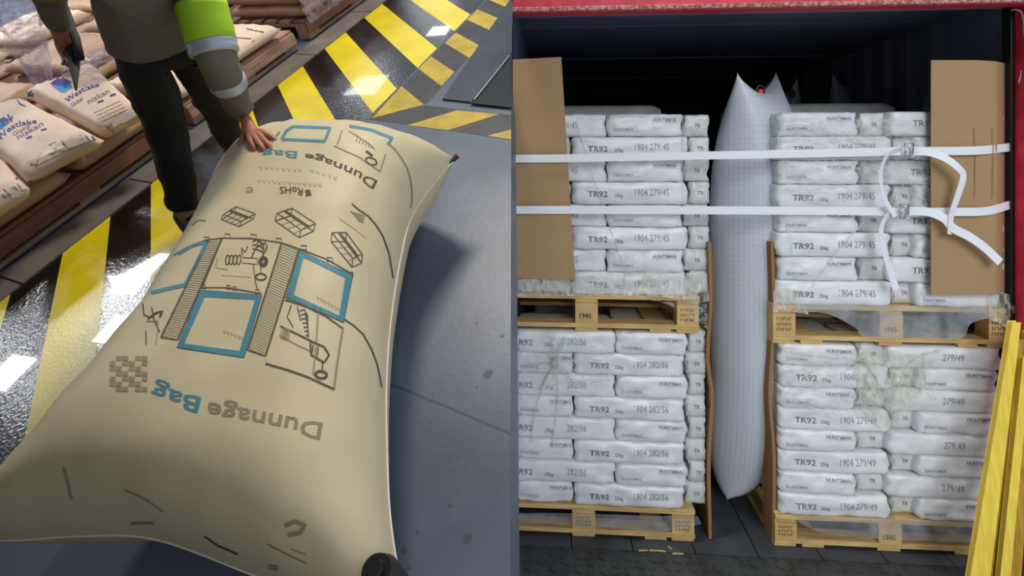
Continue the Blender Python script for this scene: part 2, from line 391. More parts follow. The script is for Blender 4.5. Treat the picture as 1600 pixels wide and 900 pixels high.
for (ax, ay, bx, by) in ((480, 565, 610, 610), (950, 395, 1075, 465)):
    for k in range(7): S5([(ax + (bx - ax) * k / 7, ay + (by - ay) * k / 7), (ax + (bx - ax) * (k + .3) / 7, ay + (by - ay) * (k + .3) / 7 + 16), (ax + (bx - ax) * (k + .6) / 7, ay + (by - ay) * (k + .6) / 7)], 1.2, FNT)
frame(((862, 165), (1128, 290), (1082, 526), (795, 400)), 9)
S5([(395, 125), (340, 240), (288, 338), (200, 358), (115, 378)], 6, BLU); S5([(395, 122), (320, 145), (250, 185)], 4, BLU)
S5([(230, 190), (300, 148), (395, 112), (480, 103), (620, 105), (770, 126), (860, 157), (1000, 210), (1128, 285)], 1.8, INK)
for x, y in ((395, 108), (500, 92), (630, 94), (757, 114), (882, 150), (1012, 210), (1115, 284)):
    S5([(x - 14, y - 10), (x + 14, y - 8), (x + 16, y + 12), (x - 14, y + 10)], 1.4, INK, True)
for x, y in ((380, 348), (505, 350), (535, 356), (650, 372), (800, 410), (925, 450), (955, 468)):
    S5([(x - 10, y - 10), (x + 10, y - 8), (x + 10, y + 9), (x - 10, y + 8)], 1.2, INK, True)
S5([(470, 108), (375, 345)], 2, INK); S5([(365, 352), (500, 352), (672, 382)], 1.6, INK)
def ell(cx, cy, rx, ry, rot=0, n=22):
    return [(cx + rx * math.cos(2 * PI * k / n) * math.cos(rot) - ry * math.sin(2 * PI * k / n) * math.sin(rot), cy + rx * math.cos(2 * PI * k / n) * math.sin(rot) + ry * math.sin(2 * PI * k / n) * math.cos(rot)) for k in range(n)]
# inflator drawing, upper panel
for dx in (0, 16, 32, 48): S5(ell(500 + dx * 1.2, 212, 9, 24, .1), 1.6, INK, True)
S5([(575, 200), (650, 205), (650, 235), (575, 228)], 1.2, INK, True); S5([(575, 190), (570, 150), (590, 175), (600, 145)], 1.8, INK)
for k in range(9): S5([(625 + (k % 3) * 22, 120 + k * 6), (650 + (k % 3) * 18, 112 + k * 8), (680, 135 + k * 6)], 1.6, INK)
S5([(620, 200), (645, 150), (690, 125), (700, 150), (665, 210)], 1.8, INK)
for k in range(4): S5(ell(680, 222, 22 - k * 5, 26 - k * 5, .3), 1.4, INK, True)
S5([(630, 235), (640, 320), (650, 360)], 1.4, INK); S5(ell(668, 298, 26, 16), 2.4, INK, True); S5([(668, 240), (668, 282)], 1.4, INK)
S5([(450, 200), (440, 250), (500, 262)], 1.0, HAT); S5([(470, 290), (620, 300)], .8, FNT)
# lower right panel
S5([(790, 412), (900, 450), (1000, 500), (1075, 555)], 2.2, INK); S5([(690, 733), (800, 765), (900, 800), (1035, 862)], 3, INK)
S5([(1080, 550), (1065, 640), (1050, 740), (1035, 860)], 3, HAT); S5([(955, 480), (945, 640), (930, 790)], 3, FNT)
S5([(820, 440), (800, 500), (830, 550)], 1.6, INK); S5([(850, 445), (868, 520)], 1.6, INK)
for k in range(7): S5([(862 + k * 5, 470 + k * 20), (885 + k * 4, 462 + k * 22), (905, 500 + k * 17)], 2.0, INK)
S5([(765, 545), (850, 585), (930, 625)], 2.6, INK); S5([(760, 590), (850, 640), (915, 670)], 1.4, HAT)
for k in range(4): S5(ell(778 + k * 8, 578 + k * 4, 8, 28, .3), 1.2, HAT, True)
S5([(915, 620), (985, 650), (1010, 690), (985, 728), (920, 690)], 3.0, INK, True); S5([(930, 640), (925, 680)], 2, INK); S5([(955, 650), (950, 695)], 2, INK)
S5([(978, 725), (975, 765)], 2, INK); S5(ell(970, 790, 28, 18, .1), 4.0, INK, True)
# lower left scribbles
S5([(75, 430), (80, 490), (110, 500)], 2.2, INK); S5([(120, 450), (130, 510), (160, 575)], 1.8, INK); S5([(100, 510), (140, 480), (175, 470), (160, 500)], 3, INK)
S5([(90, 570), (92, 640)], 1.6, INK); S5([(150, 560), (140, 640)], 1.2, HAT); S5([(95, 520), (150, 520), (150, 560)], 2, HAT)
# small mid-bag prints
c4 = lambda x, y: (400 + x / 4, 225 + y / 4)
def S4(pts, w, m, close=False): S([c4(*p) for p in pts], w, m, close)
def crate(pts_base, dz, w=1.5):
    b = [Vector(p) for p in pts_base]; t = [p + Vector(dz) for p in b]
    S(b, w, INK, True); S(t, w, INK, True)
    for p, q in zip(b, t): S([p, q], w, INK)
    for k in range(1, 4): S([b[0].lerp(b[1], k / 4), b[3].lerp(b[2], k / 4)], .8, HAT)
    S([t[0].lerp(t[3], .5), t[1].lerp(t[2], .5)], 4.0, INK)
crate([c4(120, 480), c4(270, 585), c4(360, 545), c4(215, 450)], (3, -12))
crate([c4(470, 610), c4(600, 770), c4(660, 745), c4(560, 610)], (1, -14))
crate([(346, 343), (374, 354), (396, 342), (366, 331)], (3, -8), 1.2)
S([(300, 352), (310, 344), (322, 345)], 2.6, HAT); S([(385, 300), (395, 296)], 1.5, HAT); S(ell(390, 297, 5, 4), 1.4, HAT, True)
for k in range(8): S4([(590 + k * 9, 420 + k * 3), (620 + k * 8, 450), (640 + k * 4, 480 + k * 2)], 1.4, HAT)
S4([(600, 375), (640, 410), (700, 450), (745, 500), (790, 570), (830, 680), (850, 800), (856, 840)], 2.4, INK)
S4([(520, 465), (600, 520), (690, 590)], .8, FNT)
S4([(820, -10), (870, 35), (910, 90), (945, 150), (965, 220), (975, 290), (975, 360), (965, 400)], 2.4, HAT)
c6 = lambda x, y: (400 + x / 4, 450 + y / 4)
S([c6(*p) for p in ((550, 195), (610, 235), (670, 290), (720, 380), (755, 470), (775, 560), (785, 620))], 2.4, INK)
# faint text rows
for row, (x0, y0, x1, y1, n) in enumerate(((405, 263, 475, 268, 8), (402, 284, 505, 291, 13), (485, 268, 530, 282, 5), (330, 205 + 200, 335, 407, 1))):
    for k in range(n):
        x = x0 + (x1 - x0) * k / n; y = y0 + (y1 - y0) * k / n; S([(x, y - 3), (x + 4, y + 2), (x + 5, y - 3)], 1.1, FNT)
# blurred scan patch and lower strokes
for gx in range(6):
    for gy in range(7):
        if (gx * 7 + gy * 5) % 3: vs, fs = poly2([(172 + gx * 10, 556 + gy * 8), (181 + gx * 10, 557 + gy * 8), (180 + gx * 10, 564 + gy * 8), (171 + gx * 10, 563 + gy * 8)], 1, 1); pr.lay(vs, fs, FNT)
S([(445, 822), (460, 815), (476, 820), (470, 832), (450, 836)], 7, HAT); S([(418, 850), (440, 862), (478, 880)], 2.4, HAT); S([(455, 858), (478, 866)], 1.6, HAT)
S([(420, 885), (435, 888)], 8, HAT); S([(320, 838), (340, 852), (372, 866)], 3, INK); S([(205, 818), (240, 817)], 4, HAT); S([(100, 730), (112, 780)], 5, FNT); S([(195, 765), (230, 782), (255, 800)], 3, FNT)
# upper far prints
S([(440, 218), (448, 204), (458, 198), (516, 200), (507, 221), (470, 219), (440, 218)], 4.5, BLU)
S([(546, 197), (580, 203), (613, 216)], 4.5, BLU); S([(614, 214), (606, 226)], 4.5, BLU); S([(535, 203), (527, 226)], 2, HAT); S([(425, 222), (437, 206)], 3, BLU)
S([(522, 228), (560, 245), (594, 268)], 2, HAT); S([(594, 268), (603, 240)], 1.6, HAT)
for k in range(7): S([(545 + k * 5, 205 + k * 3), (560 + k * 4, 213 + k * 3), (556 + k * 5, 222 + k * 2)], 1.5, HAT)
S(ell(580, 252, 9, 5, .4), 2.4, INK, True); S([(572, 236), (582, 244)], 4, INK)
def text_on(pr, txt, path, h, m, bold=0.0, hh=None, flip=True):
    """letters along a 2-d path; flip puts their tops below the path as on a sheet read from its far side"""
    vs, fs, w = text2d(txt, bold); P = curve_pts([Vector((p[0], p[1], 0)) for p in path], 24)
    out = []
    for x, y in vs:
        t = max(0, min(.9999, x / w)) * 24; i = int(t); p = P[i].lerp(P[i + 1], t - i); d = (P[i + 1] - P[i]).normalized()
        hk = h if hh is None else h + (hh - h) * (x / w)
        up = Vector((-d.y, d.x)) * (-1 if flip else 1)
        if flip and up.y < 0: up = -up
        if not flip and up.y > 0: up = -up
        out.append((p.x + up.x * y * hk, p.y + up.y * y * hk))
    pr.lay(out, fs, m)
text_on(pr, 'Dunnage', [(592, 284), (560, 267), (529, 254), (500, 244), (477, 240)], 15, INK, .012, 9)
text_on(pr, 'Bag', [(467, 237), (440, 235), (409, 235)], 11, BLU, .012)
text_on(pr, 'RoHS', [(475, 295), (456, 292), (437, 292)], 11, INK, .012); vs, fs = poly2([(477, 297), (484, 296), (487, 305), (478, 307)], 2, 2); pr.lay(vs, fs, INK)
text_on(pr, 'Dunnage', [(508, 662), (420, 645), (326, 628)], 26, HAT, .012)
text_on(pr, 'Bag', [(318, 622), (280, 612), (242, 598)], 25, BLU, .012)
bag = reloc(bag, BB)
dun = thing('dunnage_bag', 'large cream inflated paper dunnage bag with blue and black print lying on the grey floor', 'dunnage bag', ML @ T(BB))
bag.build('bag_body', ['bagpaper', 'ink', 'inkfaint', 'hatch', 'blue', 'black'], dun, smooth=True)
v = MB(); c = fl(600, 905, .30) - BB
v.tube([c + Vector((0, 0, -.05)), c + Vector((0, 0, .02)), c + Vector((0, 0, .045))], [.036, .036, .028], 20); v.tube([c + Vector((0, 0, .045)), c + Vector((0, 0, .06))], [.018, .014], 14)
tag(v.build('valve', ['black'], dun, smooth=False), 'round black inflation valve cap')
v = MB(); v.tube([p - BB for p in curve_pts(right, 50)], .0028, 6); v.tube([p - BB for p in curve_pts(near, 40)], .0028, 6); tag(v.build('seam_edge', ['swhite'], dun, smooth=True), 'pale welded seam edge')
v = MB(); c = fl(709, 249, .27) - BB; v.tube([c + Vector((-.025, .01, 0)), c + Vector((.02, -.004, 0))], [.008, .011], 8); v.build('corner_tip', ['black'], dun)

# ------------------------------------------------------------------ warehouse pallets, sacks, film
def pallet_L(a0, a1, b0, b1, h, label, front='woodr'):
    base = Vector(((a0 + a1) / 2, (b0 + b1) / 2, .009)); t = thing('wooden_pallet', label, 'pallet', ML @ T(base), 'pallets in the warehouse bay')
    w = a1 - a0; dp = b1 - b0
    for yy in (-dp / 2 + .05, 0, dp / 2 - .05):
        m = MB(); m.box((0, yy, .011), (w, .1, .022)); m.build('bottom_board', ['woodb'], t, bevel=.002)
        for xx in (-w / 2 + .06, 0, w / 2 - .06):
            m = MB(); m.box((xx, yy, .06), (.12, .1, .076)); m.build('block', ['woodb'], t, bevel=.002)
    for xx in (-w / 2 + .05, 0, w / 2 - .05):
        m = MB(); m.box((xx, 0, .109), (.1, dp, .022)); m.build('cross_board', ['woodb'], t, bevel=.002)
    n = 6
    for k in range(n):
        m = MB(); m.box((0, -dp / 2 + .05 + (dp - .1) * k / (n - 1), .131), (w, .1, .022)); m.build('deck_board', [front if k == 0 else 'woodb'], t, bevel=.002)
    m = MB(); m.box((0, -dp / 2 - .008, .085), (w, .016, .075)); tag(m.build('side_board', [front], t, bevel=.002), 'red-brown board along the kerb side')
    return t
pallet_L(-.70, .46, 3.14, 3.94, .144, 'brown wooden pallet at the left edge of the photo beside the kerb')
pallet_L(.50, 1.74, 3.14, 3.94, .144, 'brown wooden pallet carrying the blue-lettered sacks left of the person')
pallet_L(1.80, 2.76, 3.14, 3.94, .144, 'brown wooden pallet under the pale sack behind the arm of the person', 'woodb')
pallet_L(2.90, 4.1, 3.14, 3.94, .144, 'brown wooden pallet furthest along the kerb, under film-wrapped sacks')
def sackL(cs, th, label, m='sackp', decor=None, group='paper sacks on the warehouse pallets', seed=None, name='paper_sack', up=None):
    """cs: four mid-plane corners far-left, far-right, near-right, near-left in bay coordinates"""
    cs = [Vector(c) for c in cs]; seed = seed or random.uniform(0, 50)
    def edge(a, b, k=.03):
        c = sum(cs, Vector()) / 4; mid = a.lerp(b, .5); return [a, mid + (c - mid) * k, b]
    n = (cs[1] - cs[0]).cross(cs[3] - cs[0]).normalized()
    if n.z < 0: n = -n
    if up: n = Vector(up)
    mb = pillow(edge(cs[0], cs[1]), edge(cs[1], cs[2]), edge(cs[3], cs[2]), edge(cs[0], cs[3]), th / 2, th / 2, 16, 22, px=7, py=7, q=.4, seed=seed, wr=.010, up=n, pucker=.006)
    nv, nf = len(mb.v), len(mb.f); pm = None
    if decor:
        decor(mb); pm = MB(); pm.v = mb.v[nv:]; pm.f = [tuple(i - nv for i in f) for f in mb.f[nf:]]; pm.m = mb.m[nf:]; mb.v = mb.v[:nv]; mb.f = mb.f[:nf]; mb.m = mb.m[:nf]
    base = Vector((sum(c.x for c in cs) / 4, sum(c.y for c in cs) / 4, min(v.z for v in mb.v)))
    o = reloc(mb, base).build(name, [m, 'sinkb', 'sinkc', 'sinkg', 'swhite', 'twine'], Mx=ML @ T(base), smooth=True)
    if pm: tag(reloc(pm, base).build('printing', [m, 'sinkb', 'sinkc', 'sinkg', 'swhite', 'twine'], o), 'printed lettering, emblem and ruled panel')
    tag(o, label, 'sack', group); return o
def quad_ab(a0, a1, b0, b1, u0, u1, sk=0.0):
    return [(a0 + sk, b1, u1), (a1 + sk, b1, u1), (a1, b0, u0), (a0, b0, u0)]
# decor of the lettered sacks: written in photo-plane points and dropped on the paper
cz = lambda x, y: (x / 5, 130 + y / 5)
def letter_sack(kind):
    def f(mb):
        p = Printer(mb, camray_L, .002)
        def s(pts, w, m): vs, fs = stroke2([cz(*q) for q in pts], w, 4); p.lay(vs, fs, m)
        def poly(q, m): vs, fs = poly2([cz(*k) for k in q], 4, 4); p.lay(vs, fs, m)
        if kind == 2:
            poly(((400, 15), (475, 5), (520, 70), (480, 75)), 2); poly(((390, 5), (470, -60), (560, -10), (520, 40)), 1); poly(((430, 25), (560, 10), (560, 40), (500, 78)), 2)
            text_on(p, 'Westlake', [cz(530, 155), cz(650, 70), cz(780, 25)], 9, 1, .01, 7, False)
            text_on(p, 'Global', [cz(562, 190), cz(650, 130)], 6, 1, 0, None, False)
            text_on(p, 'niskan', [cz(690, 165), cz(860, 75)], 8, 3, .01, None, False)
            for q in ((765, 150), (860, 100)): s([q, (q[0] + 45, q[1] - 15)], 3, 1)
            for k in range(4): s([(730 + k * 20, 235 + k * 22), (940 + k * 20, 140 + k * 22)], .8, 3)
            poly(((870, 310), (1050, 160), (1090, 270), (905, 385)), 4)
            s([(810, 330), (850, 350), (890, 390)], 1.2, 3); s([(865, 315), (840, 365)], 1.2, 3); s([(1030, 175), (1070, 215)], 1, 3)
            s([(185, 65), (260, 105)], 1.8, 1); s([(245, 60), (215, 105)], 2.2, 1); s([(215, 75), (240, 100), (265, 80)], 2, 1)
        elif kind == 1:
            poly(((-30, 300), (30, 265), (75, 285), (20, 340)), 1); poly(((-30, 320), (20, 300), (80, 300), (-30, 390)), 2); s([(60, 245), (90, 300), (95, 255)], 2.4, 1)
            text_on(p, 'Westlake', [cz(0, 455), cz(120, 350), cz(290, 310)], 10, 1, .01, 7, False)
            text_on(p, 'Global', [cz(105, 415), cz(240, 340)], 6, 3, 0, None, False)
            text_on(p, 'niskan', [cz(140, 445), cz(345, 330)], 9, 3, .01, None, False)
            for q in ((205, 430), (320, 370)): s([q, (q[0] + 45, q[1] - 15)], 3, 1)
            poly(((300, 590), (400, 480), (720, 385), (800, 415)), 4)
            s([(385, 485), (440, 465)], 3, 3); s([(480, 445), (540, 525)], 1.2, 3)
            for k in range(4): s([(625 + k * 40, 410 - k * 8), (665 + k * 40, 468 - k * 14)], 1.2, 3)
            s([(290, 640), (550, 520), (790, 420)], 1, 3); s([(240, 630), (300, 640)], 1.4, 3); s([(300, 595), (275, 660)], 1.4, 3)
            s([(120, 110), (160, 165)], 2, 1); s([(105, 130), (125, 110), (140, 130)], 2, 1); s([(150, 160), (200, 180)], 2, 1)
        elif kind == 0:
            poly(((-20, 870), (110, 765), (215, 820), (150, 900)), 4)
            for k in range(5): s([(-10 + k * 35, 840 - k * 15), (50 + k * 35, 900 - k * 12)], 1.2, 3)
            s([(-10, 900), (205, 830)], 1, 3); s([(120, 740), (200, 775)], 2.4, 1)
        elif kind == 3:
            q = lambda x, y: (340 + x / 6.67, y / 6.67)
            for a_, b_ in (((380, 260), (400, 250)), ((490, 270), (520, 262)), ((300, 300), (480, 335)), ((160, 390), (350, 405)), ((360, 440), (385, 420))):
                vs, fs = stroke2([q(*a_), q(*b_)], 2, 3); p.lay(vs, fs, 3)
    return f
g_ = 'lettered sacks in the row beside the kerb'
# lower courses lying on the pallets
for i, (a0, a1) in enumerate(((-.66, -.12), (-.08, .44), (.52, 1.10), (1.13, 1.70))):
    sackL(quad_ab(a0, a1, 3.10, 3.86, .205, .205), .105, ['brown paper sack in the bottom course at the far left end of the kerb row', 'brown paper sack in the bottom course, second along the kerb from the left', 'brown paper sack in the bottom course below the large blue-lettered sack', 'brown paper sack in the bottom course, peeping out left of the trouser leg'][i], 'sackb', group='bottom course of brown sacks beside the kerb')
sackL(quad_ab(-.55, .08, 3.06, 3.8, .30, .34), .10, 'pale paper sack lowest at the left photo edge on the brown course', 'sackp', group=g_)
sackL([fl(-60, 250, .40), fl(10, 255, .36), fl(47, 296, .30), fl(-60, 370, .30)], .11, 'pale paper sack cut by the left photo edge with a ruled table near its end', 'sackp', letter_sack(0), group=g_)
sackL([fl(-70, 195, .44), fl(38, 157, .43), fl(163, 220, .325), fl(42, 284, .315)], .12, 'pale paper sack with blue wave emblem and dark lettering nearest the left edge', 'sackp', letter_sack(1), group=g_)
sackL([fl(38, 150, .44), fl(146, 102, .42), fl(226, 180, .325), fl(160, 212, .315)], .12, 'pale paper sack with blue and cyan emblem just left of the trouser leg', 'sackp', letter_sack(2), group=g_)
sackL(quad_ab(1.80, 2.12, 3.12, 3.86, .21, .21), .10, 'pale sack showing between the two legs of the person', 'sackp', group='sacks behind the person')
sackL(quad_ab(2.10, 2.66, 3.10, 3.90, .215, .225), .115, 'big pale sack on the pallet corner behind the reaching sleeve', 'sackp', letter_sack(3), group='sacks behind the person')
# film-wrapped sacks on the furthest pallet
for k in range(3):
    sackL(quad_ab(2.92, 3.46, 3.12, 3.88, .20 + .1 * k, .20 + .1 * k), .10, 'brown wrapped sack on the furthest kerb pallet, near end, %s course' % ('bottom', 'middle', 'top')[k], 'sackb', group='wrapped sacks on the furthest kerb pallet')
    sackL(quad_ab(3.50, 4.06, 3.12, 3.88, .20 + .1 * k, .20 + .1 * k), .10, 'brown wrapped sack on the furthest kerb pallet, far end, %s course' % ('bottom', 'middle', 'top')[k], 'sackb', group='wrapped sacks on the furthest kerb pallet')
# second row of goods behind
def rowpal(a0, b0, label, w=1.2, dp=.8):
    return pallet_L(a0, a0 + w, b0, b0 + dp, .144, label, 'woodb')
rowpal(.5, 4.15, 'brown wooden pallet of the back row, nearest the left photo edge')
rowpal(1.8, 4.15, 'brown wooden pallet of the back row, behind the blue emblem sack')
rowpal(3.1, 4.15, 'brown wooden pallet of the back row, seen past the hi-vis sleeve')
n_ = 0
nm = ('left', 'middle', 'right'); cn = ('first', 'second', 'third', 'fourth')
for pi, a0 in enumerate((.5, 1.8, 3.1)):
    for k in range((2, 2, 3)[pi]):
        for j in range(2):
            sackL(quad_ab(a0 + .02 + .6 * j, a0 + .57 + .6 * j, 4.12, 4.92, .205 + .1 * k, .205 + .1 * k), .105,
                  'brown back-row sack on the %s pallet, %s course up, %s of the pair' % (nm[pi], cn[k], ('left', 'right')[j]), 'sackb', group='brown sacks of the back row')
for i, (a0, b0) in enumerate(((.9, 5.3), (2.2, 5.3), (3.5, 5.3), (4.6, 4.2), (4.8, 5.4))):
    rowpal(a0, b0, 'brown wooden pallet far back in the bay, %s from the left' % ('first', 'second', 'third', 'fourth', 'fifth')[i])
    for k in range(2):
        for j in range(2):
            sackL(quad_ab(a0 + .02 + .6 * j, a0 + .57 + .6 * j, b0 - .02, b0 + .78, .205 + .1 * k, .205 + .1 * k), .105,
                  'kraft sack far back on the %s pallet, %s course, %s of the pair' % (('first', 'second', 'third', 'fourth', 'fifth')[i], ('lower', 'upper')[k], ('left', 'right')[j]), 'sackp' if (i + j) % 2 else 'sackb', group='sacks far back in the bay')
# pale long rolls at the far left
def roll(p, q, r, label):
    p, q = Vector(p), Vector(q); m = MB(); m.tube([p.lerp(q, k / 8) for k in range(9)], r, 18); m.tube([p - (q - p) * .002, p + (q - p) * .01], r * .35, 12, 1)
    tag(reloc(m, p).build('paper_roll', ['sackp', 'black'], Mx=ML @ T(p), smooth=False), label, 'paper roll', 'paper rolls at the far left')
roll((.55, 4.45, .432), (1.5, 4.45, .432), .075, 'long cream paper roll lying on the brown sacks at the left photo edge')
# crumpled film column and film lump
def crumple(centers, r, label, name='plastic_wrap', m='filml', group='crumpled film behind the sacks', squash=1.0):
    mb = MB(); pts = [Vector(c) for c in centers]; n = 26; seg = 28; P = curve_pts(pts, n); vs = []; fs = []
    for i, p in enumerate(P):
        rr = r * (.25 + .75 * math.sin(PI * min(1, max(.02, (i + .6) / (n + 1.2)))) ** .4)
        for k in range(seg):
            q = 2 * PI * k / seg; d = Vector((math.cos(q), math.sin(q), 0))
            w = 1 + .45 * fnz((math.cos(q) * 2.2, math.sin(q) * 2.2, i * .16), 1.5, r * 50) + .18 * fnz((math.cos(q) * 6, math.sin(q) * 6, i * .5), 1.5, 3)
            vs.append(p + d * rr * w)
    for i in range(n):
        for k in range(seg): fs.append((i * seg + k, i * seg + (k + 1) % seg, (i + 1) * seg + (k + 1) % seg, (i + 1) * seg + k))
    fs.append(tuple(range(seg))[::-1]); fs.append(tuple(n * seg + k for k in range(seg)))
    mb.add(vs, fs); base = pts[0]
    return tag(reloc(mb, base).build(name, [m], Mx=ML @ T(base), smooth=True), label, 'plastic film', group)
crumple([fl(75, 140, .40), fl(50, 80, .62), fl(32, 30, .85), fl(18, -30, 1.05), fl(10, -60, 1.15)], .085, 'glossy crumpled clear film hanging as a column at the upper left')
crumple([fl(135, 100, .43), fl(146, 92, .50), fl(150, 84, .56)], .14, 'small crumpled heap of clear film beside the left hand')
# film over the furthest pallet
mb = MB(); vs = []; fs = []; nx, nz = 46, 18
for j in range(nz + 1):
    for i in range(nx + 1):
        a = 2.90 + 1.18 * i / nx; t = j / nz
        if t < .5: b, u = 3.09, .13 + .36 * t / .5
        else: b, u = 3.09 + .8 * (t - .5) / .5, .495
        w = fnz((a, b, u), 14, 2) * .014 + abs(fnz((a * .6, b, u * 3), 26, 5)) * .012
        vs.append((a, b - (w if t < .5 else 0), u + (w if t >= .5 else 0)))
for j in range(nz):
    for i in range(nx): k = j * (nx + 1) + i; fs.append((k, k + 1, k + nx + 2, k + nx + 1))
mb.add(vs, fs); tag(reloc(mb, (3.5, 3.1, .13)).build('stretch_wrap', ['filml'], Mx=ML @ T((3.5, 3.1, .13)), smooth=True), 'clear stretch film over the furthest brown sacks beside the kerb', 'stretch wrap')

# ------------------------------------------------------------------ the person
def Lp(x, y, h): return fl(x, y, h)
SK = {}
def skin_obj(name, pts, edges, mname, parent, root=0, sub=2, bump=None):
    """pts: list of (co, (rx, ry))"""
    me = bpy.data.meshes.new(name); me.from_pydata([tuple(p[0]) for p in pts], edges, [])
    o = bpy.data.objects.new(name, me); C.objects.link(o); o.parent = parent
    sk = o.modifiers.new('skin', 'SKIN'); sk.use_smooth_shade = True
    lay = me.skin_vertices[0] if me.skin_vertices else None
    if lay is None:
        bm = bmesh.new(); bm.from_mesh(me); bm.verts.layers.skin.verify(); bm.to_mesh(me); bm.free(); lay = me.skin_vertices[0]
    for i, p in enumerate(pts):
        lay.data[i].radius = p[1]; lay.data[i].use_root = (i == root)
    s = o.modifiers.new('sub', 'SUBSURF'); s.levels = sub; s.render_levels = sub
    if bump:
        tx = bpy.data.textures.new(name, 'CLOUDS'); tx.noise_scale = bump[1]; dm = o.modifiers.new('folds', 'DISPLACE'); dm.texture = tx; dm.strength = bump[0]; dm.mid_level = .5
    dg = bpy.context.evaluated_depsgraph_get(); ev = o.evaluated_get(dg); m2 = bpy.data.meshes.new_from_object(ev)
    o.modifiers.clear(); o.data = m2; m2.name = name; m2.materials.clear(); m2.materials.append(M[mname])
    m2.polygons.foreach_set('use_smooth', [True] * len(m2.polygons)); return o
PB = Vector((1.29, 2.36, 0))
V = lambda a, b, u: Vector((a, b, u)) - PB
ftL, knL, hpL = V(1.06, 2.29, .10), V(1.235, 2.34, .48), V(1.20, 2.16, .84)
ftR, knR, hpR = V(1.525, 2.45, .10), V(1.450, 2.30, .476), V(1.37, 2.12, .82)
pel = V(1.285, 2.13, .90); wst = V(1.275, 2.03, 1.02); chs = V(1.27, 1.94, 1.16); nck = V(1.265, 1.88, 1.30); hdb = V(1.255, 1.83, 1.37)
shL, shR = V(1.10, 1.99, 1.22), V(1.43, 1.92, 1.19)
elR = Lp(336, 86, .81) - PB; wrR = Lp(381, 183, .505) - PB
elL = Lp(72, -15, 1.06) - PB; wrL = Lp(96, 60, .88) - PB
person = thing('person', 'bending person in grey-beige jacket and black trousers, one hand on the cream bag', 'person', ML @ T(PB))
lerp = lambda a, b, t: a.lerp(b, t)
pts = [(pel, (.13, .11)), (wst, (.125, .10)), (chs, (.15, .11)), (nck, (.06, .06)), (hdb, (.055, .055)),
       (hpL, (.085, .085)), (knL, (.055, .055)), (lerp(knL, ftL, .35), (.055, .055)), (ftL, (.036, .036)), (ftL + Vector((-.05, -.10, -.055)), (.035, .03)),
       (hpR, (.085, .085)), (knR, (.055, .055)), (lerp(knR, ftR, .35), (.055, .055)), (ftR, (.036, .036)), (ftR + Vector((-.02, -.12, -.055)), (.035, .03)),
       (shL, (.06, .06)), (elL, (.042, .042)), (wrL, (.028, .026)), (shR, (.06, .06)), (elR, (.042, .042)), (wrR, (.032, .026))]
ed = [(0, 1), (1, 2), (2, 3), (3, 4), (0, 5), (5, 6), (6, 7), (7, 8), (8, 9), (0, 10), (10, 11), (11, 12), (12, 13), (13, 14), (2, 15), (15, 16), (16, 17), (2, 18), (18, 19), (19, 20)]
# right-of-photo hand on the bag: palm and five fingers continue the body skeleton
def hand(wr, palm, tips, th, pts, ed, root):
    i0 = len(pts); pts.append((palm, (.042, .020))); ed.append((root, i0))
    for (k1, k2, tp, r) in tips:
        n = len(pts); pts += [(k1, (r * 1.3, r * 1.2)), (k2, (r * 1.12, r * 1.1)), (tp, (r * .9, r * .9))]; ed += [(i0, n), (n, n + 1), (n + 1, n + 2)]
def LP3(x, y, h): return Lp(x, y, h) - PB
hR = .50
hand(wrR, LP3(392, 200, .508), [
    (LP3(411, 207, .515), LP3(425, 214, .508), LP3(438, 224, .490), .0095),
    (LP3(408, 214, .515), LP3(420, 226, .508), LP3(429, 239, .487), .0095),
    (LP3(401, 218, .515), LP3(410, 230, .508), LP3(416, 241, .487), .0092),
    (LP3(391, 219, .513), LP3(397, 230, .502), LP3(401, 240, .485), .0082),
    (LP3(381, 208, .500), LP3(378, 219, .490), LP3(375, 229, .475), .0105)], None, pts, ed, 20)
hl = LP3(103, 76, .83)
hand(wrL, hl, [
    (LP3(113, 82, .81), LP3(120, 90, .805), LP3(113, 97, .80), .010),
    (LP3(109, 86, .80), LP3(116, 96, .795), LP3(109, 102, .79), .010),
    (LP3(104, 88, .80), LP3(110, 99, .79), LP3(103, 104, .785), .0095),
    (LP3(98, 87, .80), LP3(102, 98, .79), LP3(97, 101, .785), .0085),
    (LP3(112, 72, .835), LP3(121, 76, .83), LP3(124, 85, .82), .0105)], None, pts, ed, 17)
skin_obj('body', pts, ed, 'skin', person, 0, 2)
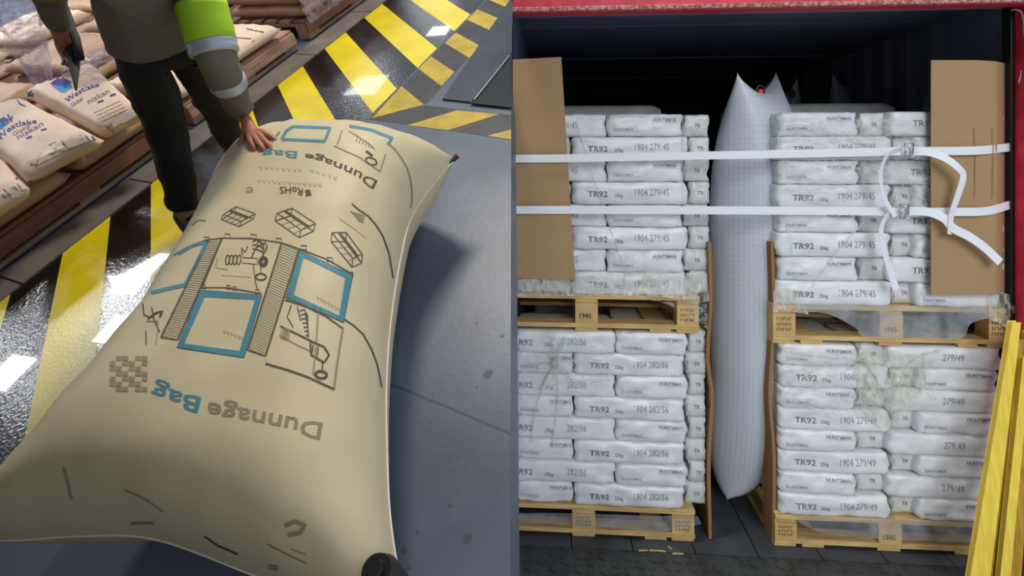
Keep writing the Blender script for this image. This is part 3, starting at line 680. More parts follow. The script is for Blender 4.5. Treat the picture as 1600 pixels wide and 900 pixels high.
# head (above the frame of the photo)
def lathe_head():
    m = MB(); n1, n2 = 26, 22; c = hdb + Vector((-.005, -.055, .10)); fwd = Vector((-.05, -.86, -.5)).normalized(); up = Vector((0, -.5, .86)).normalized(); sd = fwd.cross(up)
    vs = []; fs = []
    for j in range(n2 + 1):
        ph = PI * j / n2
        for i in range(n1):
            q = 2 * PI * i / n1; x = math.sin(ph) * math.sin(q); y = math.sin(ph) * math.cos(q); z = math.cos(ph)
            w = .078 * (1 - .25 * max(0, -z)); dpt = .098 * (1 - .12 * max(0, -z)); ht = .118
            f = y * dpt
            if y > .8 and -.35 < z < .15: f += .022 * max(0, 1 - abs(x) * 6) * max(0, 1 - abs(z + .12) * 4)      # nose
            if y > .6 and .05 < z < .25: f -= .008 * max(0, 1 - abs(abs(x) - .35) * 5)                            # eye sockets
            if y > .7 and z < -.7: f += .006
            vs.append(c + sd * x * w + fwd * f + up * z * ht)
    for j in range(n2):
        for i in range(n1): fs.append((j * n1 + i, (j + 1) * n1 + i, (j + 1) * n1 + (i + 1) % n1, j * n1 + (i + 1) % n1))
    m.add(vs, fs)
    for sx in (-1, 1):
        e = c + sd * sx * .078 + up * -.01; m.tube([e, e + sd * sx * .012 + fwd * -.006], [.022, .026], 12)
        y_ = c + sd * sx * .03 + fwd * .083 + up * .012; m.tube([y_ - sd * .012, y_, y_ + sd * .012], [.003, .007, .003], 8, 1)
    mo = c + fwd * .088 - up * .052; m.tube([mo - sd * .024, mo + fwd * .004, mo + sd * .024], [.003, .006, .003], 8, 2)
    m.build('head', ['skin', 'eye', 'lip'], person, smooth=True)
    h = MB(); vs = []; fs = []
    for j in range(15):
        ph = PI * .62 * j / 14
        for i in range(n1):
            q = 2 * PI * i / n1; front = max(0, math.cos(q)); p2 = ph * (1 - .42 * front)
            x = math.sin(p2) * math.sin(q); y = math.sin(p2) * math.cos(q); z = math.cos(p2)
            vs.append(c + sd * x * .087 + fwd * (y * .107 - .003) + up * z * .127)
    for j in range(14):
        for i in range(n1): fs.append((j * n1 + i, (j + 1) * n1 + i, (j + 1) * n1 + (i + 1) % n1, j * n1 + (i + 1) % n1))
    h.add(vs, fs); h.build('hair', ['hair'], person, smooth=True)
lathe_head()
tp = [(pel + Vector((.01, .0, -.06)), (.115, .105)), (hpL + Vector((-.005, 0, -.02)), (.118, .112)), (lerp(hpL, knL, .55), (.105, .10)), (knL, (.088, .088)), (lerp(knL, ftL, .5), (.075, .075)), (ftL + Vector((0, .01, .02)), (.068, .068)),
      (hpR + Vector((0, 0, -.02)), (.110, .108)), (lerp(hpR, knR, .55), (.09, .09)), (knR, (.078, .078)), (lerp(knR, ftR, .5), (.068, .068)), (ftR + Vector((0, .01, .02)), (.062, .062))]
skin_obj('trousers', tp, [(0, 1), (1, 2), (2, 3), (3, 4), (4, 5), (0, 6), (6, 7), (7, 8), (8, 9), (9, 10)], 'jeans', person, 0, 2, (.03, .09))
jp = [(pel + Vector((0, .01, -.065)), (.19, .165)), (pel + Vector((-.005, -.005, -.03)), (.19, .165)), (pel + Vector((-.005, -.02, .06)), (.18, .15)), (wst + Vector((0, 0, .02)), (.180, .15)), (chs, (.185, .14)), (lerp(chs, nck, .6), (.095, .09)),
      (shL, (.088, .088)), (lerp(shL, elL, .5), (.078, .078)), (elL, (.068, .068)), (lerp(elL, wrL, .88), (.044, .044)),
      (shR, (.088, .088)), (lerp(shR, elR, .5), (.082, .082)), (elR, (.072, .072)), (lerp(elR, wrR, .45), (.068, .068)), (lerp(elR, wrR, .93), (.056, .052))]
skin_obj('jacket', jp, [(0, 1), (1, 2), (2, 3), (3, 4), (4, 5), (4, 6), (6, 7), (7, 8), (8, 9), (4, 10), (10, 11), (11, 12), (12, 13), (13, 14)], 'jacket', person, 0, 2, (.028, .08))
def band_on(name, p, q, r, mname, lab):
    m = MB(); n = 6; m.tube([lerp(p, q, k / n) for k in range(n + 1)], [r * (1 + .015 * math.sin(k * 2)) for k in range(n + 1)], 28); o = m.build(name, [mname], person, smooth=True); tag(o, lab)
band_on('hivis_band', lerp(shR, elR, .60), lerp(shR, elR, .90), .083, 'hivis', 'lime yellow hi-vis band around the sleeve')
band_on('reflective_stripe', lerp(shR, elR, .90), lerp(shR, elR, .99), .0815, 'reflect', 'silver reflective stripe below the lime band')
band_on('cuff_stripe', lerp(elR, wrR, .34), lerp(elR, wrR, .46), .0655, 'reflect', 'pale reflective stripe across the lower sleeve')
for ft, d in ((ftL, Vector((-.28, -.96, 0))), (ftR, Vector((-.1, -1, 0)))):
    m = MB(); f0 = Vector((ft.x, ft.y, 0)) - d * .06; vs = []; fs = []; n = 14; sg = 14
    for i in range(n + 1):
        t = i / n; w = .044 + .012 * math.sin(PI * min(1, t * 1.1)) if t < .85 else .05 * math.sqrt(max(.02, 1 - ((t - .85) / .15) ** 2)); hh = .085 * (1 - t) ** .6 + .042
        if t > .85: hh *= math.sqrt(max(.05, 1 - ((t - .85) / .17) ** 2))
        sd = Vector((-d.y, d.x, 0)); c_ = f0 + d * (.29 * t)
        for k in range(sg):
            q = 2 * PI * k / sg; m_ = math.sin(q); vs.append(c_ + sd * math.cos(q) * w + Vector((0, 0, .012 + (hh * .5) * (1 + (m_ if m_ > 0 else m_ * .98)))))
    for i in range(n):
        for k in range(sg): fs.append((i * sg + k, i * sg + (k + 1) % sg, (i + 1) * sg + (k + 1) % sg, (i + 1) * sg + k))
    fs += [tuple(range(sg))[::-1], tuple(n * sg + k for k in range(sg))]; m.add(vs, fs)
    s_ = m.build('shoe', ['shoe'], person, smooth=True)
# tool in the left hand
tb = Lp(114, 88, .80); m = MB()
m.tube([Lp(101, 12, .93), Lp(106, 40, .89), Lp(111, 66, .845), Lp(114, 84, .815), Lp(116, 104, .79), Lp(118, 128, .765), Lp(119, 141, .755)], [.016, .026, .026, .024, .018, .008, .003], 14)
m.tube([Lp(103, 20, .93), Lp(118, 60, .87), Lp(126, 92, .81)], [.010, .016, .014], 10)
tag(reloc(m, tb).build('inflator_nozzle', ['tool'], Mx=ML @ T(tb), smooth=True), 'dark violet pointed tool held downwards in the left hand of the person', 'tool')

# ------------------------------------------------------------------ RIGHT: the open container
SR = 2.62                       # inner right side
def corrug(p0, p1, z0, z1, depth, n, name, m='cin', off=.05):
    """corrugated steel wall from p0 to p1 (s, d), with thickness"""
    p0, p1 = Vector(p0), Vector(p1); t = (p1 - p0); L_ = t.length; t.normalize(); nn = Vector((-t.y, t.x)); prof = []
    for k in range(n):
        b = L_ * k / n; w = L_ / n
        prof += [(b, 0), (b + w * .35, 0), (b + w * .5, depth), (b + w * .85, depth)]
    prof.append((L_, 0)); mb = MB(); P = [p0 + t * x + nn * y for x, y in prof]; Q = [p + nn * off for p in P[:]]
    nP = len(P); vs = [(p.x, p.y, z0) for p in P] + [(p.x, p.y, z1) for p in P] + [(p.x, p.y, z0) for p in Q] + [(p.x, p.y, z1) for p in Q]
    fs = []
    for i in range(nP - 1): fs += [(i, i + 1, nP + i + 1, nP + i), (2 * nP + i + 1, 2 * nP + i, 3 * nP + i, 3 * nP + i + 1), (nP + i, nP + i + 1, 3 * nP + i + 1, 3 * nP + i), (i + 1, i, 2 * nP + i, 2 * nP + i + 1)]
    mb.add(vs, fs); return struct(mb.build(name, [m], Mx=MR))
corrug((.004, -.02), (.004, 5.95), 0, 2.90, -.0, 22, 'wall_left', off=-.004)
corrug((SR + .02, 0), (SR + .02, 5.95), 0, 2.90, -.036, 22, 'wall_right', off=-.09)
corrug((0, 5.9), (SR + .1, 5.9), 0, 2.90, .036, 10, 'wall_back', off=.05)
# left wall gets its ribs on the inner face
m = MB()
for k in range(20): m.prism([(.003, .3 + k * .28, 0), (.010, .34 + k * .28, 0), (.010, .44 + k * .28, 0), (.003, .48 + k * .28, 0)], (0, 0, 2.88))
struct(m.build('trim_7', ['cin'], Mx=MR))
m = MB(); m.box((SR / 2 + .06, 2.98, 2.90), (SR + .14, 6.1, .05))
for k in range(5): m.box((SR / 2, .8 + k * 1.2, 2.872), (SR, .16, .012))
struct(m.build('ceiling', ['cin'], Mx=MR))
m = MB(); nb_ = 9
for k in range(nb_):
    w = (SR + .2) / nb_; m.box((.002 + w * (k + .5), 2.92, -.02), (w - .006, 6.0, .04))
m.box((SR / 2 + .1, 2.9, -.045), (SR + .2, 6.0, .02))
struct(m.build('floor', ['cfloor'], Mx=MR))
m = MB(); m.box((SR / 2 + .15, -.36, -.022), (SR + .3, .55, .036))
for i in range(46):
    for j in range(11):
        ang = .6 if (i + j) % 2 else -.6
        m.box((.03 + i * .062, -.62 + j * .052, -.002), (.042, .009, .005), 0, Matrix.Rotation(ang, 3, 'Z'))
struct(m.build('floor', ['plate'], Mx=MR))
# red header and post of the door frame
hz = cp(1200, 15, -.12).z
m = MB(); m.box((SR / 2 + .13, -.12, hz + .12), (SR + .23, .10, .24)); m.box((SR / 2 + .13, -.165, hz + .010), (SR + .23, .03, .022), 1); m.box((SR / 2 + .12, -.02, hz + .07), (SR + .2, .12, .10), 2)
struct(m.build('trim_8', ['red', 'rust', 'cin'], Mx=MR, bevel=.004))
pxr = cp(1592, 450, -.06).x
m = MB(); m.box((pxr + .07, -.06, 1.4), (.13, .12, 2.9)); m.box((pxr - .005, .0, 1.4), (.02, .06, 2.86), 1); m.tube([(pxr + .01, -.125, .02), (pxr + .01, -.125, 2.8)], .012, 8, 0)
struct(m.build('trim_9', ['red', 'black'], Mx=MR, bevel=.004))

# ---- white sacks: a few source sacks, then copies
def rbox(w, dp, h, seed, nx=18, ny=8, nz=9, sag=.35):
    """a filled plastic sack: box with swollen faces, soft edges and creases; base centre at its front-bottom middle"""
    mb = MB(); cache = {}
    def V3(x, y, z):
        k = (round(x, 5), round(y, 5), round(z, 5))
        if k in cache: return cache[k]
        e = 16.0; n = (abs(x) ** e + abs(y) ** e + abs(z) ** e) ** (1 / e); m_ = max(abs(x), abs(y), abs(z)); s = m_ / n if n else 1; s = s ** .6
        X, Y, Z = x * s * w / 2, y * s * dp / 2, z * s * h / 2
        f = (1 - abs(x) ** 3) * (1 - abs(z) ** 2)
        Y += (-1 if y < 0 else 1) * .006 * f * (abs(y) > .9)
        p = Vector((X, Y, Z)); q = Vector((X * 1.3, Y * 1.3, Z * 2))
        dsp = fnz(q, 9, seed) * .012 + fnz(q, 24, seed) * .005 + .006 * math.sin(30 * x + 4 * z + seed) * (abs(x) > .75) * (abs(y) > .6)
        dsp = max(-.012, min(.008, dsp))
        p += Vector((x, y, z * .3)).normalized() * dsp * (1 if m_ > .5 else 0)
        p.z = max(-h / 2 * .995, min(h / 2 * .995, p.z)); p.x = max(-w / 2, min(w / 2, p.x))
        cache[k] = len(mb.v); mb.v.append(p + Vector((0, dp / 2, h / 2))); return cache[k]
    def face(fn, n1, n2):
        for i in range(n1):
            for j in range(n2):
                a, b, c, d = [fn(-1 + 2 * (i + di) / n1, -1 + 2 * (j + dj) / n2) for di, dj in ((0, 0), (1, 0), (1, 1), (0, 1))]
                mb.f.append((V3(*a), V3(*b), V3(*c), V3(*d))); mb.m.append(0)
    face(lambda u, v: (u, -1, v), nx, nz); face(lambda u, v: (-u, 1, v), nx, nz); face(lambda u, v: (u, v, 1), nx, ny); face(lambda u, v: (-u, v, -1), nx, ny)
    face(lambda u, v: (-1, -u, v), ny, nz); face(lambda u, v: (1, u, v), ny, nz); return mb
def put(pr, txt, x, z, h, m, bold=.008, sx=1.0):
    vs, fs, w = text2d(txt, bold); pr.lay([(x + a * h * sx, z + b * h) for a, b in vs], fs, m)
    return w * h * sx
def rect(pr, x0, z0, x1, z1, m): vs, fs = poly2([(x0, z0), (x1, z0), (x1, z1), (x0, z1)], 6, 1); pr.lay(vs, fs, m)
def sack_R(kind, w, dp, h, seed, code):
    mb = rbox(w, dp, h, seed); pr = Printer(mb, lambda x, z: (Vector((x, -1, z)), Vector((0, 1, 0))), .002)
    if kind == 'end':
        put(pr, 'HUNTSMAN', w * .10, h * .66, .017, 1, .012, .92); rect(pr, w * .09, h * .61, w * .47, h * .62, 2); rect(pr, w * .09, h * .84, w * .45, h * .845, 2)
        put(pr, 'HUNTSMAN', -w * .40, h * .26, .014, 2, .01, .9); rect(pr, -w * .41, h * .22, -w * .06, h * .228, 2); rect(pr, -w * .41, h * .44, -w * .08, h * .445, 2)
        rect(pr, -w * .41, h * .22, -w * .405, h * .44, 2)
    elif kind == 'long':
        put(pr, 'TR92', -w * .36, h * .34, .030, 1, .016, 1.1); put(pr, '25kg', -w * .13, h * .33, .018, 1, .01, .9); put(pr, code, w * .03, h * .40, .036, 2, 0, .72)
    elif kind == 'short':
        put(pr, 'TR92', -w * .30, h * .40, .030, 1, .016, 1.1); put(pr, '25kg', w * .14, h * .38, .018, 1, .01, .9)
    elif kind == 'tail':
        put(pr, code, -w * .02, h * .38, .036, 2, 0, .72)
    elif kind == 'tail2':
        put(pr, 'R92', -w * .46, h * .34, .030, 1, .016, 1.1); put(pr, '25kg', -w * .2, h * .33, .018, 1, .01, .9); put(pr, code, w * .02, h * .40, .036, 2, 0, .72)
    elif kind == 'side':
        put(pr, 'TR', -w * .1, h * .42, .020, 1, .01, .9)
    return mb
cache = {}; HR = random.Random(4)
def place_sack(kind, px0, px1, z, h, dfront, dp, code, label, group, xs=.001):
    s0, s1 = cp(px0, 400, dfront).x, cp(px1, 400, dfront).x; s0 = max(s0, .014); w = s1 - s0 - xs
    key = (kind, round(w, 2), round(h, 3), code, HR.randint(0, 2))
    if key not in cache:
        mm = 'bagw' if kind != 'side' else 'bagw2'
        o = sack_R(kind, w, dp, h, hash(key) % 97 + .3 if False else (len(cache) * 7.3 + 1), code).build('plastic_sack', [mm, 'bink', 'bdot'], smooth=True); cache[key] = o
    else:
        o = cache[key].copy(); C.objects.link(o)
    j = HR.uniform(-.006, .006)
    o.matrix_world = MR @ T(((s0 + s1) / 2, dfront + j, z)) @ Matrix.Rotation(HR.uniform(-.012, .012), 4, 'Z')
    tag(o, label, 'sack', group)
ordn = ['top', 'second', 'third', 'fourth', 'fifth', 'sixth', 'seventh', 'bottom']
def lay_stack(z0, h, rows, where, group, depth=.38):
    for i in range(8):
        z = z0 + h * (7 - i)
        for (kind, x0, x1, df, code, what) in rows[i % 2]:
            dp = .56 if kind == 'end' else depth
            place_sack(kind, x0, x1, z, h, df, dp, code, 'white %s, %s, %s' % (what, ordn[i] + (' layer' if i in (0, 7) else ' layer down'), where), group)
UL = [[('tail', 770, 948, .02, '279/45', 'sack half hidden by cardboard'), ('end', 948, 1068, .0, '', 'sack end with a boxed name'), ('side', 1068, 1108, .07, '', 'narrow sack side by the airbag')],
      [('side', 770, 892, .03, '', 'sack behind the cardboard sheet'), ('long', 893, 1076, .005, '1904 279/45', 'long sack reading TR92 25kg'), ('side', 1077, 1108, .07, '', 'narrow recessed side by the airbag')]]
LL = [[('tail2', 770, 962, .0, '282/56', 'sack reading R92 cut by the container edge'), ('end', 962, 1075, .0, '', 'sack end with a boxed name'), ('side', 1076, 1102, .06, '', 'narrow sack side by the liner')],
      [('end', 770, 896, .01, '', 'sack end at the container edge'), ('long', 897, 1070, .0, '1904 282/56', 'long sack reading TR92 25kg'), ('side', 1071, 1102, .06, '', 'narrow recessed side by the liner')]]
UR = [[('end', 1217, 1341, .0, '', 'sack end with a boxed name'), ('side', 1342, 1386, .05, '', 'recessed sack in the gap'), ('short', 1387, 1568, .0, '', 'long sack reading TR92 25kg')],
      [('long', 1213, 1392, .0, '1904 279/45', 'long sack with TR92 and numbers'), ('side', 1393, 1428, .05, '', 'recessed sack end in the gap'), ('end', 1429, 1568, .0, '', 'sack end beside the cardboard')]]
LR = [[('end', 1218, 1338, .0, '', 'sack end with a boxed name'), ('side', 1339, 1386, .05, '', 'recessed sack in the gap'), ('tail', 1387, 1566, .0, '279/49', 'long sack with a dotted number')],
      [('long', 1218, 1392, .0, '1904 279/49', 'long sack reading TR92'), ('side', 1393, 1432, .05, '', 'recessed sack end in the gap'), ('end', 1433, 1562, .0, '', 'sack end by the yellow boards')]]
zLL0, zUL0, zUL1, zULt = .17, cp(950, 519).z, cp(950, 461).z, cp(1000, 178).z
zLR0, zUR0, zUR1, zURt = .17, cp(1390, 541).z, cp(1390, 479).z, cp(1300, 175).z
lay_stack(zLL0, (zUL0 - zLL0) / 8, LL, 'lower left pallet', 'sacks on the lower left pallet')
lay_stack(zUL1, (zULt - zUL1) / 8, UL, 'upper left pallet', 'sacks on the upper left pallet')
lay_stack(zLR0, (zUR0 - zLR0) / 8, LR, 'lower right pallet', 'sacks on the lower right pallet')
lay_stack(zUR1, (zURt - zUR1) / 8, UR, 'upper right pallet', 'sacks on the upper right pallet')

def pallet_R(px0, px1, blocks, z0, z1, label, stamps, green=False, dp=1.0):
    s0, s1 = max(.016, cp(px0, 500).x), cp(px1, 500).x; c = (s0 + s1) / 2; w = s1 - s0; h = z1 - z0
    t = thing('wooden_pallet', label, 'pallet', MR @ T((c, 0, z0)), 'pine pallets in the container')
    tb = .022; hb = h - 4 * tb
    def part(nm, ctr, size, ml='wood'):
        m = MB(); m.box(ctr, size); return m.build(nm, [ml, 'stamp', 'green'], t, bevel=.002)
    bs = []
    for b0, b1 in blocks:
        a, b = cp(b0, 500).x - c, cp(b1, 500).x - c; bs.append(((a + b) / 2, b - a))
    for x, bw in bs: part('runner', (x, dp / 2, tb / 2), (bw, dp - .02, tb), 'wood2')
    for x, bw in bs:                                 # extra runner beside each outer block
        if abs(x) > w * .3: part('runner', (x - math.copysign(.14, x), dp / 2, tb / 2), (bw, dp - .02, tb), 'wood2')
    for y in (.05, dp / 2, dp - .05):
        o = MB(); o.box((0, y, tb * 1.5), (w, .1, tb))
        if green and y < .1:
            p = Printer(o, lambda x, z: (Vector((x, -1, z)), Vector((0, 1, 0))), .001)
            for gx, gw in ((.335, .02), (.36, .05), (.43, .03), (.47, .02), (.60, .05), (.66, .04), (.71, .03), (.78, .05), (.85, .035)):
                vs, fs = stroke2([(-w / 2 + w * gx, tb * 1.15), (-w / 2 + w * (gx + gw * .3), tb * 1.9), (-w / 2 + w * (gx + gw * .7), tb * 1.2)], .012, .02)
                p.lay(vs, fs, 2)
        o.build('bottom_board', ['wood', 'stamp', 'green'], t, bevel=.0)
        for i, (x, bw) in enumerate(bs):
            o = MB(); o.box((x, y, tb * 2 + hb / 2), (bw, .1, hb))
            if y < .1:
                p = Printer(o, lambda X, z: (Vector((X, -1, z)), Vector((0, 1, 0))), .001); tx = stamps[i]
                if len(tx) == 4 and tx.isdigit(): put(p, tx, x - bw * .36, tb * 2 + hb * .25, .026, 1, .012, .92)
                else:
                    for r in range(3):
                        for k in range(5):
                            xx = x - bw * .34 + bw * .14 * k; zz = tb * 2 + hb * (.2 + .24 * r)
                            vs, fs = stroke2([(xx, zz), (xx + bw * .03, zz + hb * .13), (xx + bw * .1, zz + hb * (.02 if (k + r) % 2 else .12))], .0035, .1); p.lay(vs, fs, 1)
            o.build('block', ['wood2', 'stamp'], t)
    for x, bw in bs: part('stringer_board', (x, dp / 2, tb * 2.5 + hb), (bw, dp - .01, tb))
    for k in range(7): part('deck_board', (0, .05 + (dp - .1) * k / 6, h - tb / 2), (w, .11, tb))
    return t
pallet_R(770, 1093, ((899, 934), (1058, 1092)), zUL0, zUL1, 'pine pallet stamped 1945 under the upper left sacks', ('1945', 'marks'))
pallet_R(770, 1086, ((894, 930), (1050, 1085)), 0, zLL0, 'pine pallet on the floor under the lower left sacks', ('box', 'marks'))
pallet_R(1208, 1576, ((1208, 1243), (1375, 1411), (1545, 1576)), zUR0, zUR1, 'pine pallet under the upper right sacks with film hanging over it', ('marks', '1945', 'marks'))
pallet_R(1211, 1574, ((1211, 1245), (1373, 1409), (1540, 1574)), 0, zLR0, 'pine pallet on the floor with green marker strokes, lower right', ('marks', '1840', 'marks'), True)

# ---- airbags
def airbag(name, label, z0, z1, e1, e2, wid, grp, wv, sL=None, sR=None, tipx=None, zsq=None, saddle=.11):
    """inflated bag: e1/e2 are its two top corners (front and rear); sL/sR the stack faces that press on it up to height zsq"""
    c = (e1 + e2) / 2; q = (e2 - e1) / 2; q.z = 0; L_ = q.length; qn = q.normalized(); pn = Vector((-qn.y, qn.x, 0)); n, seg = 64, 64; vs = []; fs = []
    t = thing(name, label, 'airbag', MR @ T((c.x, c.y, z0)), grp); H_ = z1 - z0
    for i in range(n + 1):
        v = i / n; y = 2 * v - 1; f = max(0, 1 - abs(y) ** 3.0) ** .6 if v > .5 else max(0, 1 - abs(y) ** 3.2) ** .55
        for k in range(seg):
            a = 2 * PI * k / seg; ca, sa = math.cos(a), math.sin(a)
            sq = min(1, max(0, (1 - v) / .12)); ea = .8 * (1 - sq) + .9 * sq
            X = math.copysign(abs(ca) ** ea, ca) * L_ * (1 - .12 * f); Yp = math.copysign(abs(sa) ** .9, sa) * wid * f
            if v < .35 and tipx is not None: X *= .25 + .75 * math.sin(PI / 2 * v / .35)
            ct = max(0, (v - .82) / .18); zz = H_ * v - saddle * (1 - abs(ca) ** 2.6) * ct ** 1.6 + (e2.z - e1.z) * .5 * (math.copysign(abs(ca), ca) + 1) * v ** 6
            p = qn * X + pn * Yp; p.z = zz + .004 * fnz((X, Yp, zz), 8, 3)
            if tipx is not None and v < .3: p.x += (tipx - c.x) * (1 - v / .3) ** 1.3
            if sR is not None:
                k_ = max(0, min(1, (zsq - .02 - zz - z0) / .12)); hi = sR - c.x; lo = sL - c.x
                if p.x > hi: p.x = p.x + (hi - p.x) * k_
                if p.x < lo: p.x = p.x + (lo - p.x) * min(1, max(0, (zsq + .06 - zz - z0) / .14))
            vs.append(p)
    for i in range(n):
        for k in range(seg): fs.append((i * seg + k, i * seg + (k + 1) % seg, (i + 1) * seg + (k + 1) % seg, (i + 1) * seg + k))
    fs += [tuple(range(seg))[::-1], tuple(n * seg + k for k in range(seg))]
    mb = MB(); mb.add(vs, fs)
    if wv:
        p = Printer(mb, lambda x, z: (Vector((x, -2, z)), Vector((0, 1, 0))), .0012)
        for k in range(70):
            z = H_ * (.03 + .93 * k / 70); st, f = stroke2([(-.34, z), (.3, z)], .0016, .02); p.lay(st, f, 1)
        for k in range(-12, 11):
            st, f = stroke2([(k * .022, H_ * .05), (k * .022, H_ * .95)], .0014, .05); p.lay(st, f, 1)
        def rr(x0, z0_, x1, z1_): st, f = poly2([(x0, z0_), (x1, z0_), (x1, z1_), (x0, z1_)], 6, 4); p.lay(st, f, 2, .003)
        dd = e1.y + .1
        gx = lambda X: cp(X, 200, dd).x - c.x; gz = lambda Y: cp(1205, Y, dd).z - z0
        rr(gx(1206), gz(200), gx(1218), gz(181)); rr(gx(1206), gz(264), gx(1217), gz(250)); rr(gx(1207), gz(301), gx(1216), gz(290))
        for k in range(7): rr(gx(1207), gz(209 + k * 5) , gx(1217), gz(207.6 + k * 5))
        for k in range(5): rr(gx(1207), gz(271 + k * 4) , gx(1216), gz(269.8 + k * 4))
    mb.build('bag_body', ['woven', 'grid', 'lblk'], t, smooth=True); bv = BVHTree.FromPolygons([tuple(v_) for v_ in mb.v], mb.f)
    return t, c, bv
def valve_on(t, c, bv, z0, vx, vy, dd, r=.022):
    w0 = cp(vx, vy, dd - 1); w1 = cp(vx, vy, dd + 1); o = Vector((c.x, c.y, z0)); h = bv.ray_cast(w0 - o, (w1 - w0).normalized())
    p = h[0] if h[0] is not None else cp(vx, vy, dd) - o
    m = MB(); n = 20
    ring = [p + Vector((math.cos(2 * PI * k / n) * r, -.018, math.sin(2 * PI * k / n) * r * 1.6)) for k in range(n + 1)]; m.tube(ring, r * .28, 8, 0, False)
    o_ = m.build('valve_ring', ['black'], t, smooth=True); tag(o_, 'black ring around the valve')
    m = MB(); m.tube([p + Vector((0, .02, 0)), p + Vector((0, -.02, 0)), p + Vector((0, -.035, 0))], [r * .8, r * .8, r * .5], 16); tag(m.build('valve', ['redv'], t), 'bright red valve plug')
gA = 'woven airbags between the stacks'
e1, e2 = cp(1152, 113, .12), cp(1213, 111, .62)
zb = cp(1148, 768, .4).z; sl_, sr_ = cp(1110, 400, .12).x, cp(1213, 400, .30).x
t, c_, bv = airbag('airbag', 'tall white woven airbag with red valve wedged between the two front stacks', zb, e1.z, e1, e2, .27, gA, True, sl_, sr_, cp(1150, 740, .3).x, zURt)
valve_on(t, c_, bv, zb, 1186, 144, .4)
for i, (pa, pb, d0, d1, vx, vy) in enumerate((((1246, 121), (1205, 125), 1.7, 2.1, 1236, 147), ((1301, 113), (1345, 122), 1.85, 2.2, 1324, 131))):
    a_, b_ = cp(*pa, d0), cp(*pb, d1); b_.z = a_.z + .01
    t, c_, bv = airbag('airbag', ('white woven airbag peeking up right behind the front airbag', 'dim white woven airbag furthest back with a red valve')[i], a_.z - 1.5, a_.z, a_, b_, .13, gA, False)
    valve_on(t, c_, bv, a_.z - 1.5, vx, vy, d0 + .2, .02)
# wrapped loads of the second row
for i, (x0, x1) in enumerate(((.08, .98), (1.5, 2.55))):
    zt = cp(1060 if i == 0 else 1350, 166 if i == 0 else 163, 1.2).z; mb = rbox(x1 - x0, .55, zt, 11 + i, 24, 16, 34)
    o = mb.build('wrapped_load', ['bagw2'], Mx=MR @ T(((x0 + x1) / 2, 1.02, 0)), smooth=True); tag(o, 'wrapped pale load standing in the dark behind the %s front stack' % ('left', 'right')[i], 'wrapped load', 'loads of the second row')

# ---- cardboard
def sheet(name, px_pts, d, th, label, cat, group=None, mats=('card', 'card2')):
    P = [cp(x, y, d) for x, y in px_pts]; c = sum(P, Vector()) / len(P); base = Vector((c.x, d, min(p.z for p in P)))
    m = MB(); m.prism([p - base for p in P], (0, th, 0)); m.m = [0, 0] + [1] * len(P)
    return tag(m.build(name, list(mats), Mx=MR @ T(base)), label, cat, group)
sheet('cardboard_sheet', [(801, 434), (899, 437), (877, 89), (801, 93)][::-1], -.045, .008, 'flat tan cardboard sheet strapped at the left container edge', 'cardboard')
# folded sheet right
t = thing('cardboard_sheet', 'tan folded cardboard sheet strapped over the right corner of the upper right sacks', 'cardboard', MR @ T(cp(1500, 460, -.05)))
b0 = cp(1500, 460, -.05)
prof = [(1455, -.055), (1528, -.055), (1557, -.050), (1581, .06)]
bt = [(94, 461), (94, 460), (96, 459), (101, 458)]
for i in range(3):
    m = MB(); pts = []
    q = [cp(prof[i][0], bt[i][0], prof[i][1]), cp(prof[i + 1][0], bt[i + 1][0], prof[i + 1][1]), cp(prof[i + 1][0], bt[i + 1][1], prof[i + 1][1]), cp(prof[i][0], bt[i][1], prof[i][1])]
    m.prism([p - b0 for p in q], (0, .007, 0)); m.build('panel', ['card', 'card2'], t)
m = MB()
for x in (1523, 1552):
    vs, fs = stroke2([(cp(x, 200, -.062).x, cp(x, 200, -.06).z), (cp(x + 1, 250, -.06).x, cp(x, 250, -.06).z), (cp(x, 310, -.06).x, cp(x, 310, -.06).z)], .003, .05)
    m.add([Vector((v.x, -.0585, v.y)) - b0 for v in vs], fs)
tag(m.build('crease', ['card2'], t), 'worn crease lines')
# brown sheets lining the gap beside the airbag
def liner(pts, d0, d1, th, label):
    m = MB(); b = cp(pts[-1][0], pts[-1][1], d0); n = 10
    P = curve_pts([cp(x, y, d0) for x, y in pts], 18)
    for i in range(18):
        a_, c_ = P[i] - b, P[i + 1] - b; hw = Vector((th / 2, 0, 0)); dd = Vector((0, d1 - d0, 0))
        vs = [a_ - hw, a_ + hw, a_ + hw + dd, a_ - hw + dd, c_ - hw, c_ + hw, c_ + hw + dd, c_ - hw + dd]
        m.add(vs, [(0, 1, 5, 4), (1, 2, 6, 5), (2, 3, 7, 6), (3, 0, 4, 7)] + ([(0, 3, 2, 1)] if i == 0 else []) + ([(4, 5, 6, 7)] if i == 17 else []))
    tag(m.build('cardboard_liner', ['card2'], Mx=MR @ T(b)), label, 'cardboard', 'brown liner sheets beside the airbag')
liner([(1109, 379), (1111, 470), (1106, 560), (1113, 620), (1108, 720), (1110, 842)], .03, .30, .016, 'brown cardboard liner seen edge-on left of the front airbag')
liner([(1207, 379), (1209, 480), (1206, 560), (1203, 620), (1210, 720), (1208, 850)], .03, .16, .016, 'brown cardboard liner seen edge-on right of the front airbag')

